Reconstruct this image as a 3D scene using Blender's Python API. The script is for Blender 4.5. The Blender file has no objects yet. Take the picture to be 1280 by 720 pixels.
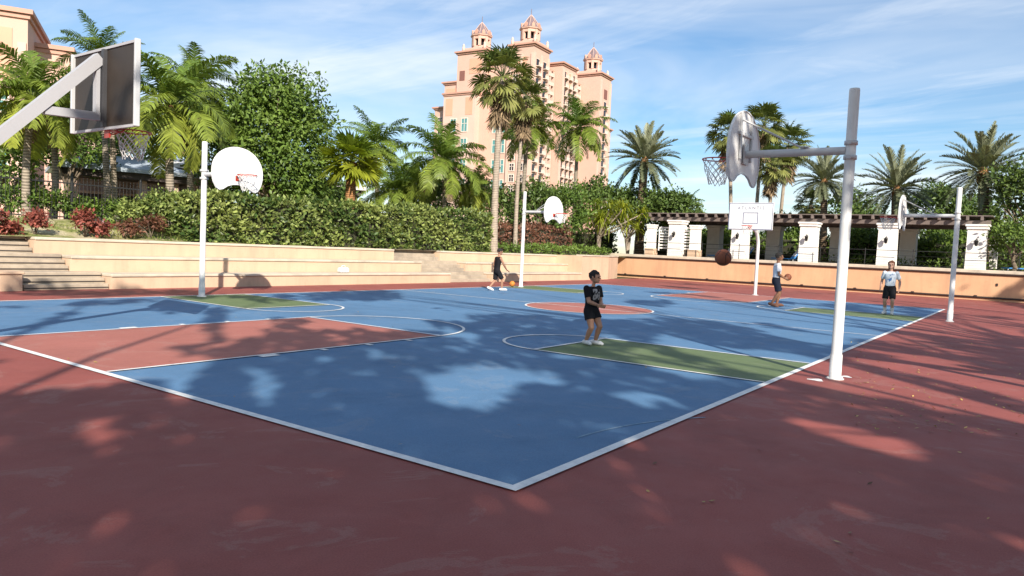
import bpy, math, random
import numpy as np
from mathutils import Vector, Matrix

SC = bpy.context.scene
COL = SC.collection
RNG = np.random.default_rng(11)
random.seed(5)
PI = math.pi

# ------------------------------------------------------------------ camera numbers (metres, court corner = origin)
F_PX, PITCH, ROLL, YAW = 907.62, -0.0548, 0.0443, 0.6229
CAM = np.array([-3.9768, -2.7641, 1.6326])
def cam_axes():
    f = np.array([math.cos(YAW)*math.cos(PITCH), math.sin(YAW)*math.cos(PITCH), math.sin(PITCH)])
    r = np.array([math.sin(YAW), -math.cos(YAW), 0.0])
    u = np.cross(r, f)
    c, s = math.cos(ROLL), math.sin(ROLL)
    return c*r + s*u, -s*r + c*u, f
CR, CU, CF = cam_axes()
def ray(u, v): return CF + (u-640)/F_PX*CR - (v-360)/F_PX*CU
def at(u, v, D):                       # point at horizontal distance D
    d = ray(u, v); return CAM + d*(D/math.hypot(d[0], d[1]))
def gnd(u, v, z=0.0):
    d = ray(u, v); return CAM + d*((z-CAM[2])/d[2])
def onY(u, v, Y):
    d = ray(u, v); return CAM + d*((Y-CAM[1])/d[1])
def onX(u, v, X):
    d = ray(u, v); return CAM + d*((X-CAM[0])/d[0])

SUN_AZ, SUN_EL = math.radians(-129.0), math.radians(30.0)     # direction towards the sun
SUN = np.array([math.cos(SUN_AZ)*math.cos(SUN_EL), math.sin(SUN_AZ)*math.cos(SUN_EL), math.sin(SUN_EL)])

# ------------------------------------------------------------------ mesh builder
def rotz(a):
    c, s = math.cos(a), math.sin(a)
    return np.array([[c, -s, 0], [s, c, 0], [0, 0, 1.0]])
def frame_from(d):
    d = np.asarray(d, float); d = d/np.linalg.norm(d)
    a = np.array([0, 0, 1.0]) if abs(d[2]) < .9 else np.array([1.0, 0, 0])
    x = np.cross(a, d); x /= np.linalg.norm(x); y = np.cross(d, x)
    return x, y, d

class G:
    def __init__(s):
        s.v, s.n = [], 0
        s.loops, s.tot, s.mi, s.sm, s.tint = [], [], [], [], []
    def add(s, verts, faces, mi=0, smooth=False, tint=.5):
        verts = np.asarray(verts, float).reshape(-1, 3)
        for f in faces:
            s.loops.append(np.asarray(f, np.int64)+s.n)
            s.tot.append(np.array([len(f)]))
        k = len(faces)
        s.mi.append(np.full(k, mi)); s.sm.append(np.full(k, smooth)); s.tint.append(np.full(k, tint, float))
        s.v.append(verts); s.n += len(verts); return s
    def polys(s, Q, mi=0, tint=None, smooth=False):      # Q (n,k,3) separate faces
        Q = np.asarray(Q, float); n, k = Q.shape[:2]
        if n == 0: return s
        s.v.append(Q.reshape(-1, 3)); s.loops.append(np.arange(n*k)+s.n); s.n += n*k
        s.tot.append(np.full(n, k)); s.mi.append(np.full(n, mi)); s.sm.append(np.full(n, smooth))
        s.tint.append(np.full(n, .5) if tint is None else np.broadcast_to(np.asarray(tint, float), (n,)).copy())
        return s
    def strips(s, P, mi=0, tint=None, smooth=True):      # P (n,m,2,3): n ribbons of m rungs
        P = np.asarray(P, float); n, m = P.shape[:2]
        if n == 0: return s
        idx = np.arange(n*m*2).reshape(n, m, 2)+s.n
        F = np.stack([idx[:, :-1, 0], idx[:, :-1, 1], idx[:, 1:, 1], idx[:, 1:, 0]], -1).reshape(-1)
        s.v.append(P.reshape(-1, 3)); s.n += n*m*2; s.loops.append(F)
        k = n*(m-1); s.tot.append(np.full(k, 4)); s.mi.append(np.full(k, mi)); s.sm.append(np.full(k, smooth))
        t = np.full(n, .5) if tint is None else np.broadcast_to(np.asarray(tint, float), (n,))
        s.tint.append(np.repeat(t, m-1)); return s
    def box(s, c, d, rz=0.0, mi=0, R=None):
        c = np.asarray(c, float); h = np.asarray(d, float)/2
        V = np.array([[x, y, z] for x in (-1, 1) for y in (-1, 1) for z in (-1, 1)], float)*h
        V = V @ (rotz(rz) if R is None else R).T + c
        return s.add(V, [(0, 1, 3, 2), (4, 6, 7, 5), (0, 4, 5, 1), (2, 3, 7, 6), (0, 2, 6, 4), (1, 5, 7, 3)], mi)
    def rbox(s, c, d, b=.01, rz=0.0, mi=0):               # box with bevelled vertical and top edges
        x, y, z = np.asarray(d, float)/2; b = min(b, x*.9, y*.9, z*.9)
        def ring(ix, iy, zz): return [(-ix, -y+(y-iy)*0, zz)]
        def oct_(hx, hy, bb, zz):
            return [(-hx+bb, -hy, zz), (hx-bb, -hy, zz), (hx, -hy+bb, zz), (hx, hy-bb, zz), (hx-bb, hy, zz), (-hx+bb, hy, zz), (-hx, hy-bb, zz), (-hx, -hy+bb, zz)]
        rings = [oct_(x-b, y-b, b*.5, -z), oct_(x, y, b, -z+b), oct_(x, y, b, z-b), oct_(x-b, y-b, b*.5, z)]
        V = np.array(sum(rings, []))@rotz(rz).T+np.asarray(c, float); F = []
        for k in range(3):
            for i in range(8): F.append((k*8+i, k*8+(i+1) % 8, (k+1)*8+(i+1) % 8, (k+1)*8+i))
        F += [tuple(range(7, -1, -1)), tuple(range(24, 32))]
        return s.add(V, F, mi)
    def bar(s, a, b, w, h, mi=0, up=(0, 0, 1)):           # rectangular bar a->b
        a, b = np.asarray(a, float), np.asarray(b, float); d = b-a; L = np.linalg.norm(d); d = d/L
        x = np.cross(d, up); x /= np.linalg.norm(x); y = np.cross(x, d)
        return s.box((a+b)/2, (w, L, h), mi=mi, R=np.stack([x, d, y], 1))
    def tube(s, pts, rad, n=10, mi=0, cap=True, smooth=True, tint=.5):
        pts = np.asarray(pts, float); m = len(pts); rad = np.broadcast_to(np.asarray(rad, float), (m,))
        T = np.gradient(pts, axis=0) if m > 2 else np.repeat((pts[1]-pts[0])[None], 2, 0)
        T /= np.linalg.norm(T, axis=1)[:, None]+1e-12
        x, y, _ = frame_from(T[0]); V = []
        th = np.linspace(0, 2*PI, n, endpoint=False)
        for i in range(m):
            x = x-T[i]*(x@T[i]); x /= np.linalg.norm(x); y = np.cross(T[i], x)
            V.append(pts[i]+rad[i]*(np.cos(th)[:, None]*x+np.sin(th)[:, None]*y))
        F = [(i*n+j, i*n+(j+1) % n, (i+1)*n+(j+1) % n, (i+1)*n+j) for i in range(m-1) for j in range(n)]
        s.add(np.concatenate(V), F, mi, smooth, tint)
        if cap:
            s.add(V[0], [tuple(range(n-1, -1, -1))], mi); s.add(V[-1], [tuple(range(n))], mi)
        return s
    def lathe(s, prof, n=16, c=(0, 0, 0), mi=0, smooth=True, R=None, ph=0.0):
        th = np.linspace(0, 2*PI, n, endpoint=False)+ph; V = []
        for r, z in prof: V.append(np.stack([r*np.cos(th), r*np.sin(th), np.full(n, z)], 1))
        V = np.concatenate(V)
        if R is not None: V = V@R.T
        F = [(i*n+j, i*n+(j+1) % n, (i+1)*n+(j+1) % n, (i+1)*n+j) for i in range(len(prof)-1) for j in range(n)]
        if prof[0][0] > 1e-4: F.append(tuple(range(n-1, -1, -1)))
        if prof[-1][0] > 1e-4: k = (len(prof)-1)*n; F.append(tuple(range(k, k+n)))
        return s.add(V+np.asarray(c, float), F, mi, smooth)
    def prism(s, poly, a, b, f, mi=0, smooth=False):      # poly of 2-D points; f(p,t)->3-D, extruded from t=a to t=b
        n = len(poly); V = [f(q, a) for q in poly]+[f(q, b) for q in poly]
        F = [tuple(range(n-1, -1, -1)), tuple(range(n, 2*n))]+[(i, (i+1) % n, n+(i+1) % n, n+i) for i in range(n)]
        return s.add(V, F, mi, smooth)
    def ball(s, c, r, n=16, m=10, mi=0, R=None):
        r = np.broadcast_to(np.asarray(r, float), (3,))
        pr = [(math.sin(PI*k/m), -math.cos(PI*k/m)) for k in range(m+1)]; pr[0] = (1e-5, -1); pr[-1] = (1e-5, 1)
        th = np.linspace(0, 2*PI, n, endpoint=False)
        V = np.concatenate([np.stack([a*np.cos(th), a*np.sin(th), np.full(n, z)], 1) for a, z in pr])*r
        if R is not None: V = V@R.T
        F = [(i*n+j, i*n+(j+1) % n, (i+1)*n+(j+1) % n, (i+1)*n+j) for i in range(m) for j in range(n)]
        return s.add(V+np.asarray(c, float), F, mi, True)
    def mesh(s, name, mats):
        me = bpy.data.meshes.new(name)
        V = np.concatenate(s.v); L = np.concatenate(s.loops); T = np.concatenate(s.tot)
        me.vertices.add(len(V)); me.vertices.foreach_set('co', V.astype(np.float32).ravel())
        me.loops.add(len(L)); me.loops.foreach_set('vertex_index', L.astype(np.int32))
        me.polygons.add(len(T)); st = np.concatenate([[0], np.cumsum(T)[:-1]])
        me.polygons.foreach_set('loop_start', st.astype(np.int32))
        for m in (mats if isinstance(mats, (list, tuple)) else [mats]): me.materials.append(m)
        me.polygons.foreach_set('material_index', np.concatenate(s.mi).astype(np.int32))
        me.polygons.foreach_set('use_smooth', np.concatenate(s.sm).astype(bool))
        at_ = me.attributes.new('tint', 'FLOAT', 'FACE'); at_.data.foreach_set('value', np.concatenate(s.tint).astype(np.float32))
        me.update(calc_edges=True); me.validate(clean_customdata=False)
        return me
    def build(s, name, mats, parent=None, loc=(0, 0, 0), rz=0.0):
        o = bpy.data.objects.new(name, s.mesh(name, mats)); COL.objects.link(o)
        o.location = loc; o.rotation_euler = (0, 0, rz)
        if parent is not None: o.parent = parent
        return o

def tag(o, label=None, cat=None, group=None, kind=None):
    if label: o['label'] = label
    if cat: o['category'] = cat
    if group: o['group'] = group
    if kind: o['kind'] = kind
    return o
def thing(name, label, cat, loc=(0, 0, 0), rz=0.0, group=None):
    o = bpy.data.objects.new(name, None); COL.objects.link(o)
    o.empty_display_size = .2
    o.location = loc; o.rotation_euler = (0, 0, rz)
    return tag(o, label, cat, group)
def dup(o, loc=None, rz=None, label=None, parent=None, scale=None):
    c = o.copy(); COL.objects.link(c)
    if parent is not None: c.parent = parent
    if loc is not None: c.location = loc
    if rz is not None: c.rotation_euler = (0, 0, rz)
    if scale is not None: c.scale = (scale, scale, scale) if np.isscalar(scale) else scale
    if label: c['label'] = label
    for ch in list(o.children): dup(ch, parent=c)
    return c

# ------------------------------------------------------------------ materials
class N:
    def __init__(s, name):
        s.m = bpy.data.materials.new(name); s.m.use_nodes = True
        s.t = s.m.node_tree; s.b = s.t.nodes['Principled BSDF']; s.out = s.t.nodes['Material Output']
    def n(s, typ, **kw):
        x = s.t.nodes.new(typ)
        for k, v in kw.items():
            if k.startswith('_'): setattr(x, k[1:], v)
            else: x.inputs[k.replace('__', ' ')].default_value = v
        return x
    def l(s, a, b): s.t.links.new(a, b)
    def ramp(s, fac, stops, interp='LINEAR'):
        r = s.t.nodes.new('ShaderNodeValToRGB'); r.color_ramp.interpolation = interp
        e = r.color_ramp.elements
        while len(e) < len(stops): e.new(.5)
        for q, (p, c) in zip(e, stops):
            q.position = p; q.color = (c, c, c, 1) if np.isscalar(c) else (*c, 1)
        s.l(fac, r.inputs[0]); return r.outputs[0]
    def noise(s, scale, detail=4, rough=.55, vec=None, dist=0):
        x = s.n('ShaderNodeTexNoise', Scale=scale, Detail=detail, Roughness=rough, Distortion=dist)
        s.l(vec if vec is not None else s.pos(), x.inputs['Vector']); return x.outputs['Fac']
    def pos(s):
        if not hasattr(s, '_p'): s._p = s.t.nodes.new('ShaderNodeTexCoord').outputs['Object']
        return s._p
    def wpos(s):
        if not hasattr(s, '_w'): s._w = s.t.nodes.new('ShaderNodeNewGeometry').outputs['Position']
        return s._w
    def mapping(s, vec, scale=(1, 1, 1), rot=(0, 0, 0)):
        m = s.t.nodes.new('ShaderNodeMapping'); m.inputs['Scale'].default_value = scale; m.inputs['Rotation'].default_value = rot
        s.l(vec, m.inputs['Vector']); return m.outputs[0]
    def mix(s, fac, a, b, mode='MIX'):
        x = s.t.nodes.new('ShaderNodeMix'); x.data_type = 'RGBA'; x.blend_type = mode
        for i, q in ((0, fac), (6, a), (7, b)):
            if hasattr(q, 'default_value') or hasattr(q, 'is_output'): s.l(q, x.inputs[i])
            else: x.inputs[i].default_value = q if i == 0 else (*q, 1)
        return x.outputs[2]
    def math(s, op, a, b=None):
        x = s.t.nodes.new('ShaderNodeMath'); x.operation = op
        for i, q in ((0, a), (1, b)):
            if q is None: continue
            if hasattr(q, 'is_output'): s.l(q, x.inputs[i])
            else: x.inputs[i].default_value = q
        return x.outputs[0]
    def bump(s, h, strength=.2, dist=.02):
        b = s.n('ShaderNodeBump', Strength=strength, Distance=dist); s.l(h, b.inputs['Height']); s.l(b.outputs[0], s.b.inputs['Normal'])
    def done(s, col=None, rough=None, metal=0.0, spec=None):
        if col is not None:
            if hasattr(col, 'is_output'): s.l(col, s.b.inputs['Base Color'])
            else: s.b.inputs['Base Color'].default_value = (*col, 1)
        if rough is not None:
            if hasattr(rough, 'is_output'): s.l(rough, s.b.inputs['Roughness'])
            else: s.b.inputs['Roughness'].default_value = rough
        s.b.inputs['Metallic'].default_value = metal
        if spec is not None: s.b.inputs['Specular IOR Level'].default_value = spec
        return s.m

def mul(c, k): return tuple(min(1, x*k) for x in c)
def M(name, col, rough=.6, var=.15, scale=3.0, bump=0.0, bscale=60.0, metal=0.0, spec=None, dirt=None, dirt_amt=.5, dirt_scale=1.3):
    k = N(name)
    f = k.noise(scale, 5, .6)
    c = k.ramp(f, [(.25, mul(col, 1-var)), (.75, mul(col, 1+var))])
    if dirt is not None:
        d = k.ramp(k.noise(dirt_scale, 6, .65), [(.48, 0.0), (.75, dirt_amt)])
        c = k.mix(d, c, dirt)
    if bump: k.bump(k.noise(bscale, 3), bump, .01)
    return k.done(c, rough, metal, spec)

def leafmat(name, ca, cb, trans=.35, rough=.5, var=.45):
    k = N(name)
    a = k.t.nodes.new('ShaderNodeAttribute'); a.attribute_name = 'tint'
    g = k.t.nodes.new('ShaderNodeNewGeometry')
    c = k.mix(a.outputs['Fac'], ca, cb)
    v = k.ramp(g.outputs['Random Per Island'], [(0, 1-var), (1, 1+var)])
    c = k.mix(1.0, c, v, 'MULTIPLY')
    k.done(c, rough, spec=.35)
    tr = k.t.nodes.new('ShaderNodeBsdfTranslucent')
    c2 = k.mix(1.0, c, (1.0, 1.0, .45), 'MULTIPLY'); k.l(c2, tr.inputs['Color'])
    ms = k.n('ShaderNodeMixShader', Fac=trans)
    k.l(k.b.outputs[0], ms.inputs[1]); k.l(tr.outputs[0], ms.inputs[2]); k.l(ms.outputs[0], k.out.inputs['Surface'])
    return k.m
# ------------------------------------------------------------------ setting: ground, court, lines
L, W = 28.65, 15.24
def court_paint(name, col, shade=.10, wear=(.5, .5, .5)):
    k = N(name); w = k.wpos()
    big = k.noise(.35, 5, .6, w); mid = k.noise(2.2, 6, .65, w); fine = k.noise(90, 3, .6, w)
    c = k.ramp(big, [(.3, mul(col, 1-shade)), (.7, mul(col, 1+shade))])
    st = k.ramp(k.noise(1.1, 8, .7, w, .6), [(.50, 0.0), (.68, .46)])
    c = k.mix(st, c, mul(col, .72))
    sc = k.ramp(k.noise(5.0, 8, .75, k.mapping(w, (1, .25, 1), (0, 0, .6)), 1.0), [(.63, 0.0), (.70, .25)])
    c = k.mix(sc, c, tuple(.6*x+.4*y for x, y in zip(col, wear)))
    dm = k.ramp(k.noise(.8, 9, .72, k.mapping(w, (1, 1, 1), (0, 0, 1.1)), 1.5), [(.56, 0.0), (.60, .26), (.66, .06), (.8, .3)])
    c = k.mix(dm, c, tuple(.55*x+.45*y for x, y in zip(col, (.42, .38, .33))))
    sp = k.ramp(k.noise(26, 5, .8, w), [(.68, 0.0), (.72, .5)]); c = k.mix(sp, c, mul(col, .55))
    g = k.ramp(fine, [(.3, .86), (.7, 1.12)]); c = k.mix(1.0, c, g, 'MULTIPLY')
    r = k.ramp(mid, [(.3, .62), (.7, .78)])
    k.bump(fine, .35, .004)
    return k.done(c, r, spec=.3)
m_red = court_paint('court_red_paint', (.272, .076, .063), .16, (.42, .25, .20))
m_blue = court_paint('court_blue_paint', (.092, .196, .338), .12, (.30, .42, .55))
m_key = court_paint('key_red_paint', (.37, .135, .108), .10, (.5, .3, .25))
m_green = court_paint('key_green_paint', (.125, .172, .078), .12, (.3, .35, .2))
def line_paint():
    k = N('line_paint'); w = k.wpos()
    wear = k.ramp(k.noise(7, 8, .75, w), [(.42, 0.0), (.62, .38), (.72, .85)])
    c = k.mix(wear, (.78, .78, .76), (.36, .38, .42)); return k.done(c, .65, spec=.3)
m_line = line_paint()
kk = N('old_line'); kk_f = kk.ramp(kk.noise(5, 6, .7, kk.wpos()), [(.4, 0.0), (.7, .6)])
m_oldline = kk.done(kk.mix(kk_f, (.13, .25, .36), (.45, .52, .58)), .7, spec=.2)

def grass_ground(name):
    k = N(name); w = k.wpos()
    f = k.noise(1.1, 6, .65, w); f2 = k.noise(14, 5, .7, w)
    c = k.ramp(f, [(.34, (.12, .17, .04)), (.46, (.30, .30, .12)), (.58, (.50, .44, .29))])
    c = k.mix(1.0, c, k.ramp(f2, [(.3, .6), (.7, 1.25)]), 'MULTIPLY'); k.bump(f2, .6, .05)
    return k.done(c, .9, spec=.1)
m_grass = grass_ground('lawn_ground')
m_paving = M('terrace_paving', (.33, .26, .19), .8, .15, 2, .2, 30)
m_far = M('far_ground', (.09, .11, .045), .95, .3, .05)

def sheet(name, x0, y0, x1, y1, z, m):
    g = G(); g.add([(x0, y0, z), (x1, y0, z), (x1, y1, z), (x0, y1, z)], [(0, 1, 2, 3)])
    return tag(g.build(name, m), kind='structure')
sheet('ground', -2500, -2500, 2500, 2500, -.06, m_far)
# raised terrain beyond the bleachers and the long wall
g = G()
def up_h(x, y):                                   # height of the raised ground
    left = max(0.0, min(1.0, (13.0-x)/6.0)); s = max(0.0, min(1.0, (y-20.0)/3.5))
    s = s*s*(3-2*s)
    return 1.36+left*s*.55
xs = [-60, -30, -14, -6, -2]+list(np.arange(0, 41.5, 1.0))+[41.25]
ys = [19.95, 20.2, 20.6, 21, 21.5, 22, 22.5, 23, 23.5, 24.5, 26, 30, 45, 80]
V = [(x, y, up_h(x, y)+.03*math.sin(x*2.1)*math.sin(y*3)) for y in ys for x in xs]; nx = len(xs)
F = [(j*nx+i, j*nx+i+1, (j+1)*nx+i+1, (j+1)*nx+i) for j in range(len(ys)-1) for i in range(nx-1)]
g.add(V, F, 0, True)
tag(g.build('planting_bed', m_grass), kind='structure')
g = G(); g.add([(41.25, -80, 1.36), (51, -80, 1.36), (51, 80, 1.36), (41.25, 80, 1.36)], [(0, 1, 2, 3)])
g.add([(51, -80, 1.36), (400, -80, 1.36), (400, 200, 1.36), (51, 200, 1.36)], [(0, 1, 2, 3)], 1)
g.add([(41.25, -80, 1.36), (41.25, -80, -.1), (90, -80, -.1), (90, -80, 1.36)], [(0, 1, 2, 3)])
tag(g.build('terrace', [m_paving, m_far]), kind='structure')
sheet('court_apron', -16, -16, 41.3, 18.6, 0, m_red)
sheet('court', 0, 0, L, W, .004, m_blue)
AX, BX = 6.95, 21.45                               # cross-court hoop lines
KH, KL, GH, GL, RC = 1.83, 5.80, 1.21, 3.72, 1.83
sheet('key', 0, W/2-KH, KL, W/2+KH, .008, m_key)
sheet('key', L-KL, W/2-KH, L, W/2+KH, .008, m_key)
for gx in (AX, BX):
    sheet('key', gx-GH, 0, gx+GH, GL, .008, m_green); sheet('key', gx-GH, W-GL, gx+GH, W, .008, m_green)
g = G(); th = np.linspace(0, 2*PI, 96, endpoint=False)
g.add(np.stack([L/2+RC*np.cos(th), W/2+RC*np.sin(th), np.full(96, .008)], 1), [tuple(range(96))])
tag(g.build('centre_circle', m_key), kind='structure')
g = G(); LW = .055
def ln(x0, y0, x1, y1, w=LW, z=.012, gg=None):
    d = np.array([x1-x0, y1-y0]); d = d/np.linalg.norm(d); q = np.array([-d[1], d[0]])*w/2
    P = [(x0-q[0], y0-q[1], z), (x1-q[0], y1-q[1], z), (x1+q[0], y1+q[1], z), (x0+q[0], y0+q[1], z)]
    (gg or g).add(P, [(0, 1, 2, 3)])
def arc(cx, cy, r, a0, a1, w=LW, z=.012, n=48, gg=None):
    a = np.linspace(a0, a1, n); P = []
    for t in a: P += [(cx+(r-w/2)*math.cos(t), cy+(r-w/2)*math.sin(t), z), (cx+(r+w/2)*math.cos(t), cy+(r+w/2)*math.sin(t), z)]
    (gg or g).add(P, [(2*i, 2*i+1, 2*i+3, 2*i+2) for i in range(n-1)])
BW = .085
ln(-BW/2, 0, L+BW/2, 0, BW); ln(-BW/2, W, L+BW/2, W, BW); ln(0, BW/2, 0, W-BW/2, BW); ln(L, BW/2, L, W-BW/2, BW)
ln(L/2, BW/2, L/2, W-BW/2)
arc(L/2, W/2, RC, 0, 2*PI, n=97, z=.016)
for sx, x0 in ((1, 0), (-1, L)):
    xa, xb = x0+sx*BW/2, x0+sx*KL
    for s in (-1, 1):
        ln(xa, W/2+s*KH, xb, W/2+s*KH, z=.016)
        for t in (2.15, 3.1, 4.0, 4.9):              # lane marks outside the key
            ln(x0+sx*t, W/2+s*(KH+.03), x0+sx*t, W/2+s*(KH+.16), .09 if t > 2.2 else .28, z=.013)
    ln(xb, W/2-KH-LW/2, xb, W/2+KH+LW/2, z=.020)
    a = -PI/2 if sx > 0 else PI/2; arc(xb, W/2, KH, a, a+PI, z=.016)
for gx in (AX, BX):
    for sy, y0 in ((1, 0), (-1, W)):
        ya, yb = y0+sy*BW/2, y0+sy*GL
        for s in (-1, 1): ln(gx+s*GH, ya, gx+s*GH, yb, z=.016)
        ln(gx-GH-LW/2, yb, gx+GH+LW/2, yb, z=.020)
        a = 0 if sy > 0 else PI; arc(gx, yb, GH, a, a+PI, z=.016)
tag(g.build('court_lines', m_line), kind='structure')
g = G()
pA, pB = gnd(648, 588), gnd(790, 540)
a = math.atan2(pB[1]-pA[1], pB[0]-pA[0])
arc(pA[0]+3.2*math.cos(a-1.2), pA[1]+3.2*math.sin(a-1.2), 3.2, a-1.2+PI-.35, a-1.2+PI-1.0+.1, .022, .0075, gg=g)
tag(g.build('worn_line', m_oldline), kind='structure')
# paint spots and fallen leaves
g = G()
for u, v, r in [(1020, 475, .10), (1057, 471, .08)]:
    c = gnd(u, v); t = np.linspace(0, 2*PI, 12, endpoint=False)
    rr = r*(1+.3*np.sin(t*3+u)); g.add(np.stack([c[0]+rr*np.cos(t), c[1]+rr*np.sin(t), np.full(12, .004)], 1), [tuple(range(12))])
tag(g.build('paint_patch', m_line), kind='structure')
def litter():
    g = G(); pts = []
    for _ in range(300):
        u = RNG.uniform(1060, 1290); v = RNG.uniform(425, 545); pts.append(gnd(u, v))
    for _ in range(70): pts.append(np.array([RNG.uniform(-3.5, 12), RNG.uniform(-6, -.2), 0]))
    for _ in range(40): pts.append(np.array([RNG.uniform(-2, 26), RNG.uniform(.3, 15), .012]))
    for _ in range(90): pts.append(np.array([RNG.uniform(6, 36), RNG.uniform(17.2, 17.95), 0]))
    P = np.array(pts); n = len(P); a = RNG.uniform(0, 2*PI, n); s = RNG.uniform(.012, .032, n)
    d = np.stack([np.cos(a), np.sin(a), RNG.uniform(-.1, .5, n)], 1)*s[:, None]
    q = np.stack([-np.sin(a), np.cos(a), RNG.uniform(-.2, .2, n)], 1)*(s*.45)[:, None]
    P[:, 2] += .012
    g.polys(np.stack([P-d, P+q, P+d, P-q], 1), tint=RNG.uniform(0, 1, n)); return g
m_litter = leafmat('dry_leaf', (.16, .07, .03), (.50, .36, .10), .1)
tag(litter().build('fallen_leaves', m_litter), kind='stuff')

# ------------------------------------------------------------------ bleachers
def stucco(name, col, dirt):
    k = N(name); w = k.wpos()
    c = k.ramp(k.noise(.7, 6, .6, w), [(.3, mul(col, .90)), (.7, mul(col, 1.07))])
    s1 = k.ramp(k.noise(1.6, 7, .7, k.mapping(w, (1, 1, .12))), [(.48, 0.0), (.72, .58)]); c = k.mix(s1, c, dirt)
    s2 = k.ramp(k.noise(2.4, 7, .75, w), [(.58, 0.0), (.70, .30)]); c = k.mix(s2, c, mul(dirt, .75))
    s3 = k.ramp(k.noise(17, 4, .7, w), [(.69, 0.0), (.73, .55)]); c = k.mix(s3, c, mul(dirt, .5))
    k.bump(k.noise(60, 5, .7, w), .35, .01); return k.done(c, .88, spec=.2)
m_peach = stucco('peach_stucco', (.58, .415, .29), (.40, .29, .21))
m_conc = M('worn_concrete_tread', (.54, .47, .37), .85, .15, 1.6, .3, 80, dirt=(.20, .17, .14), dirt_amt=.5)
m_stepc = M('step_stone', (.40, .33, .25), .85, .2, 2, .3, 60, dirt=(.12, .10, .09), dirt_amt=.6)
m_step_shade = M('painted_step_shadow', (.05, .04, .035), .9)
bl = thing('bleachers', 'three long peach stucco terraces with steps, curving along the far edge of the court', 'bleachers', (5.9, 18, 0))
TY = [(18.0, 18.92, .42), (18.92, 19.72, .88), (19.72, 20.35, 1.36)]
x_end = [31.6, 31.6, 31.6]; x_l = [5.85, 5.2, 4.6]
S2 = (20.3, 23.3)                                # second flight
def tier(x0, x1, k):
    g = G(); y0, y1, zt = TY[k]; zb = -.02
    cx, ln_ = (x0+x1)/2, x1-x0
    g.box((cx, (y0+y1)/2+.02, (zb+zt-.085)/2), (ln_, y1-y0, zt-.085-zb), mi=0)     # riser set back under the tread
    return g
def tread(x0, x1, k):
    g = G(); y0, y1, zt = TY[k]
    g.rbox(((x0+x1)/2, (y0+y1)/2-.01, zt-.04), (x1-x0, y1-y0+.02, .08), .015)
    return g
def loc_build(g, name, m, par):
    o = g.build(name, m, par); o.location = -Vector(par.location); return o
for k in range(3):
    xa = x_l[k]; s0, s1 = S2[0]-.9*k, S2[1]-.9*k
    for x0, x1 in ((xa, s0), (s1, 31.6)):
        o = loc_build(tier(x0, x1, k), 'riser', m_peach, bl)
        o2 = loc_build(tread(x0+.02, x1, k), 'seat_ledge', m_conc, bl)
def sy_(i): return 20.35 if i > 8 else TY[i//3][0]+.22*(i % 3)+.08
def flight(x_lo, x_hi, shift):                      # 9 steps climbing through the three tiers
    g = G(); n = 9
    for i in range(n):
        zt = 1.36*(i+1)/n; k = i//3
        y0 = sy_(i); y1 = sy_(i+1)
        x0, x1 = x_lo-shift*k, x_hi-shift*k
        g.rbox(((x0+x1)/2, (y0+y1)/2, zt/2), (x1-x0-.01, y1-y0, zt), .012)
    return g
loc_build(flight(S2[0], S2[1], .9), 'stairs', m_stepc, bl)
g = G()
for i in range(9):
    zt = 1.36*(i+1)/9; k = i//3; y0 = sy_(i); y1 = sy_(i+1); x1 = x_l[k]-.01; x0 = 3.75 if k == 0 else -9
    g.rbox(((x0+x1)/2, (y0+y1)/2, zt/2), (x1-x0, y1-y0, zt), .012)
    g.box(((x0+x1)/2, y0-.003, zt-.095), (x1-x0-.01, .02, .03), mi=1)  # dark strip paints the shadow line under each step edge
loc_build(g, 'stairs', [m_stepc, m_step_shade], bl)
g = G(); g.rbox((-3.1, 18.45, .2), (13.6, .9, .44), .02); g.rbox((-3.1, 18.44, .455), (13.66, .96, .07), .015)
loc_build(g, 'stair_cheek', m_peach, bl)
# plain end wall that turns to meet the long wall
g = G(); pl = [(31.6, 18.0), (35.2, 18.25), (38.6, 19.4), (40.98, 21.4), (40.98, 24), (31.6, 24)]
g.prism(pl, -.02, 1.36, lambda q, t: (q[0], q[1], t)); loc_build(g, 'end_wall', m_peach, bl)
g = G(); pl = [(31.6, 17.96), (35.2, 18.21), (38.62, 19.36), (40.98, 21.34), (40.98, 21.8), (38.3, 19.85), (35.1, 18.65), (31.6, 18.4)]
g.prism(pl, 1.362, 1.44, lambda q, t: (q[0], q[1], t)); loc_build(g, 'coping', m_conc, bl)
g = G(); g.rbox((0, 0, .11), (.42, .25, .20), .05); g.tube([(-.1, 0, .2), (-.06, 0, .28), (.06, 0, .28), (.1, 0, .2)], .012, 6)
tag(g.build('bag', M('white_bag_cloth', (.72, .70, .72), .8, .1), loc=(14.45, 18.3, .42)), 'small white bag left on the lowest bleacher ledge', 'bag')

# ------------------------------------------------------------------ long peach wall
m_dark = M('dark_bronze_trim', (.035, .022, .018), .5, .3)
m_orange = stucco('orange_peach_stucco', (.61, .365, .215), (.40, .24, .15))
wl = thing('boundary_wall', 'long low peach wall with a pale coping and dark trim lines beyond the court', 'wall', (41, 3, 0))
g = G(); g.box((41.15, -10, .69), (.3, 63.2, 1.42)); loc_build(g, 'wall_face', m_orange, wl)
g = G(); g.rbox((41.13, -10, 1.50), (.46, 63.4, .18), .02); loc_build(g, 'coping', m_conc, wl)
for (y0, y1, z) in ((21.4, -41, 1.375), (21.4, -41, .16)):
    g = G(); g.tube([(40.96, y0, z), (40.96, y1, z)], .05, 8); loc_build(g, 'trim_rail', m_dark, wl)
g = G(); g.tube([(40.955, 21.4, .16), (40.955, 21.4, 1.375)], .055, 8); loc_build(g, 'trim_post', m_dark, wl)
for y in np.arange(20, -18, -2.9):
    g = G(); g.rbox((40.93, y, .21), (.08, .16, .10), .02); loc_build(g, 'trim_clip', m_dark, wl)
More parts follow.
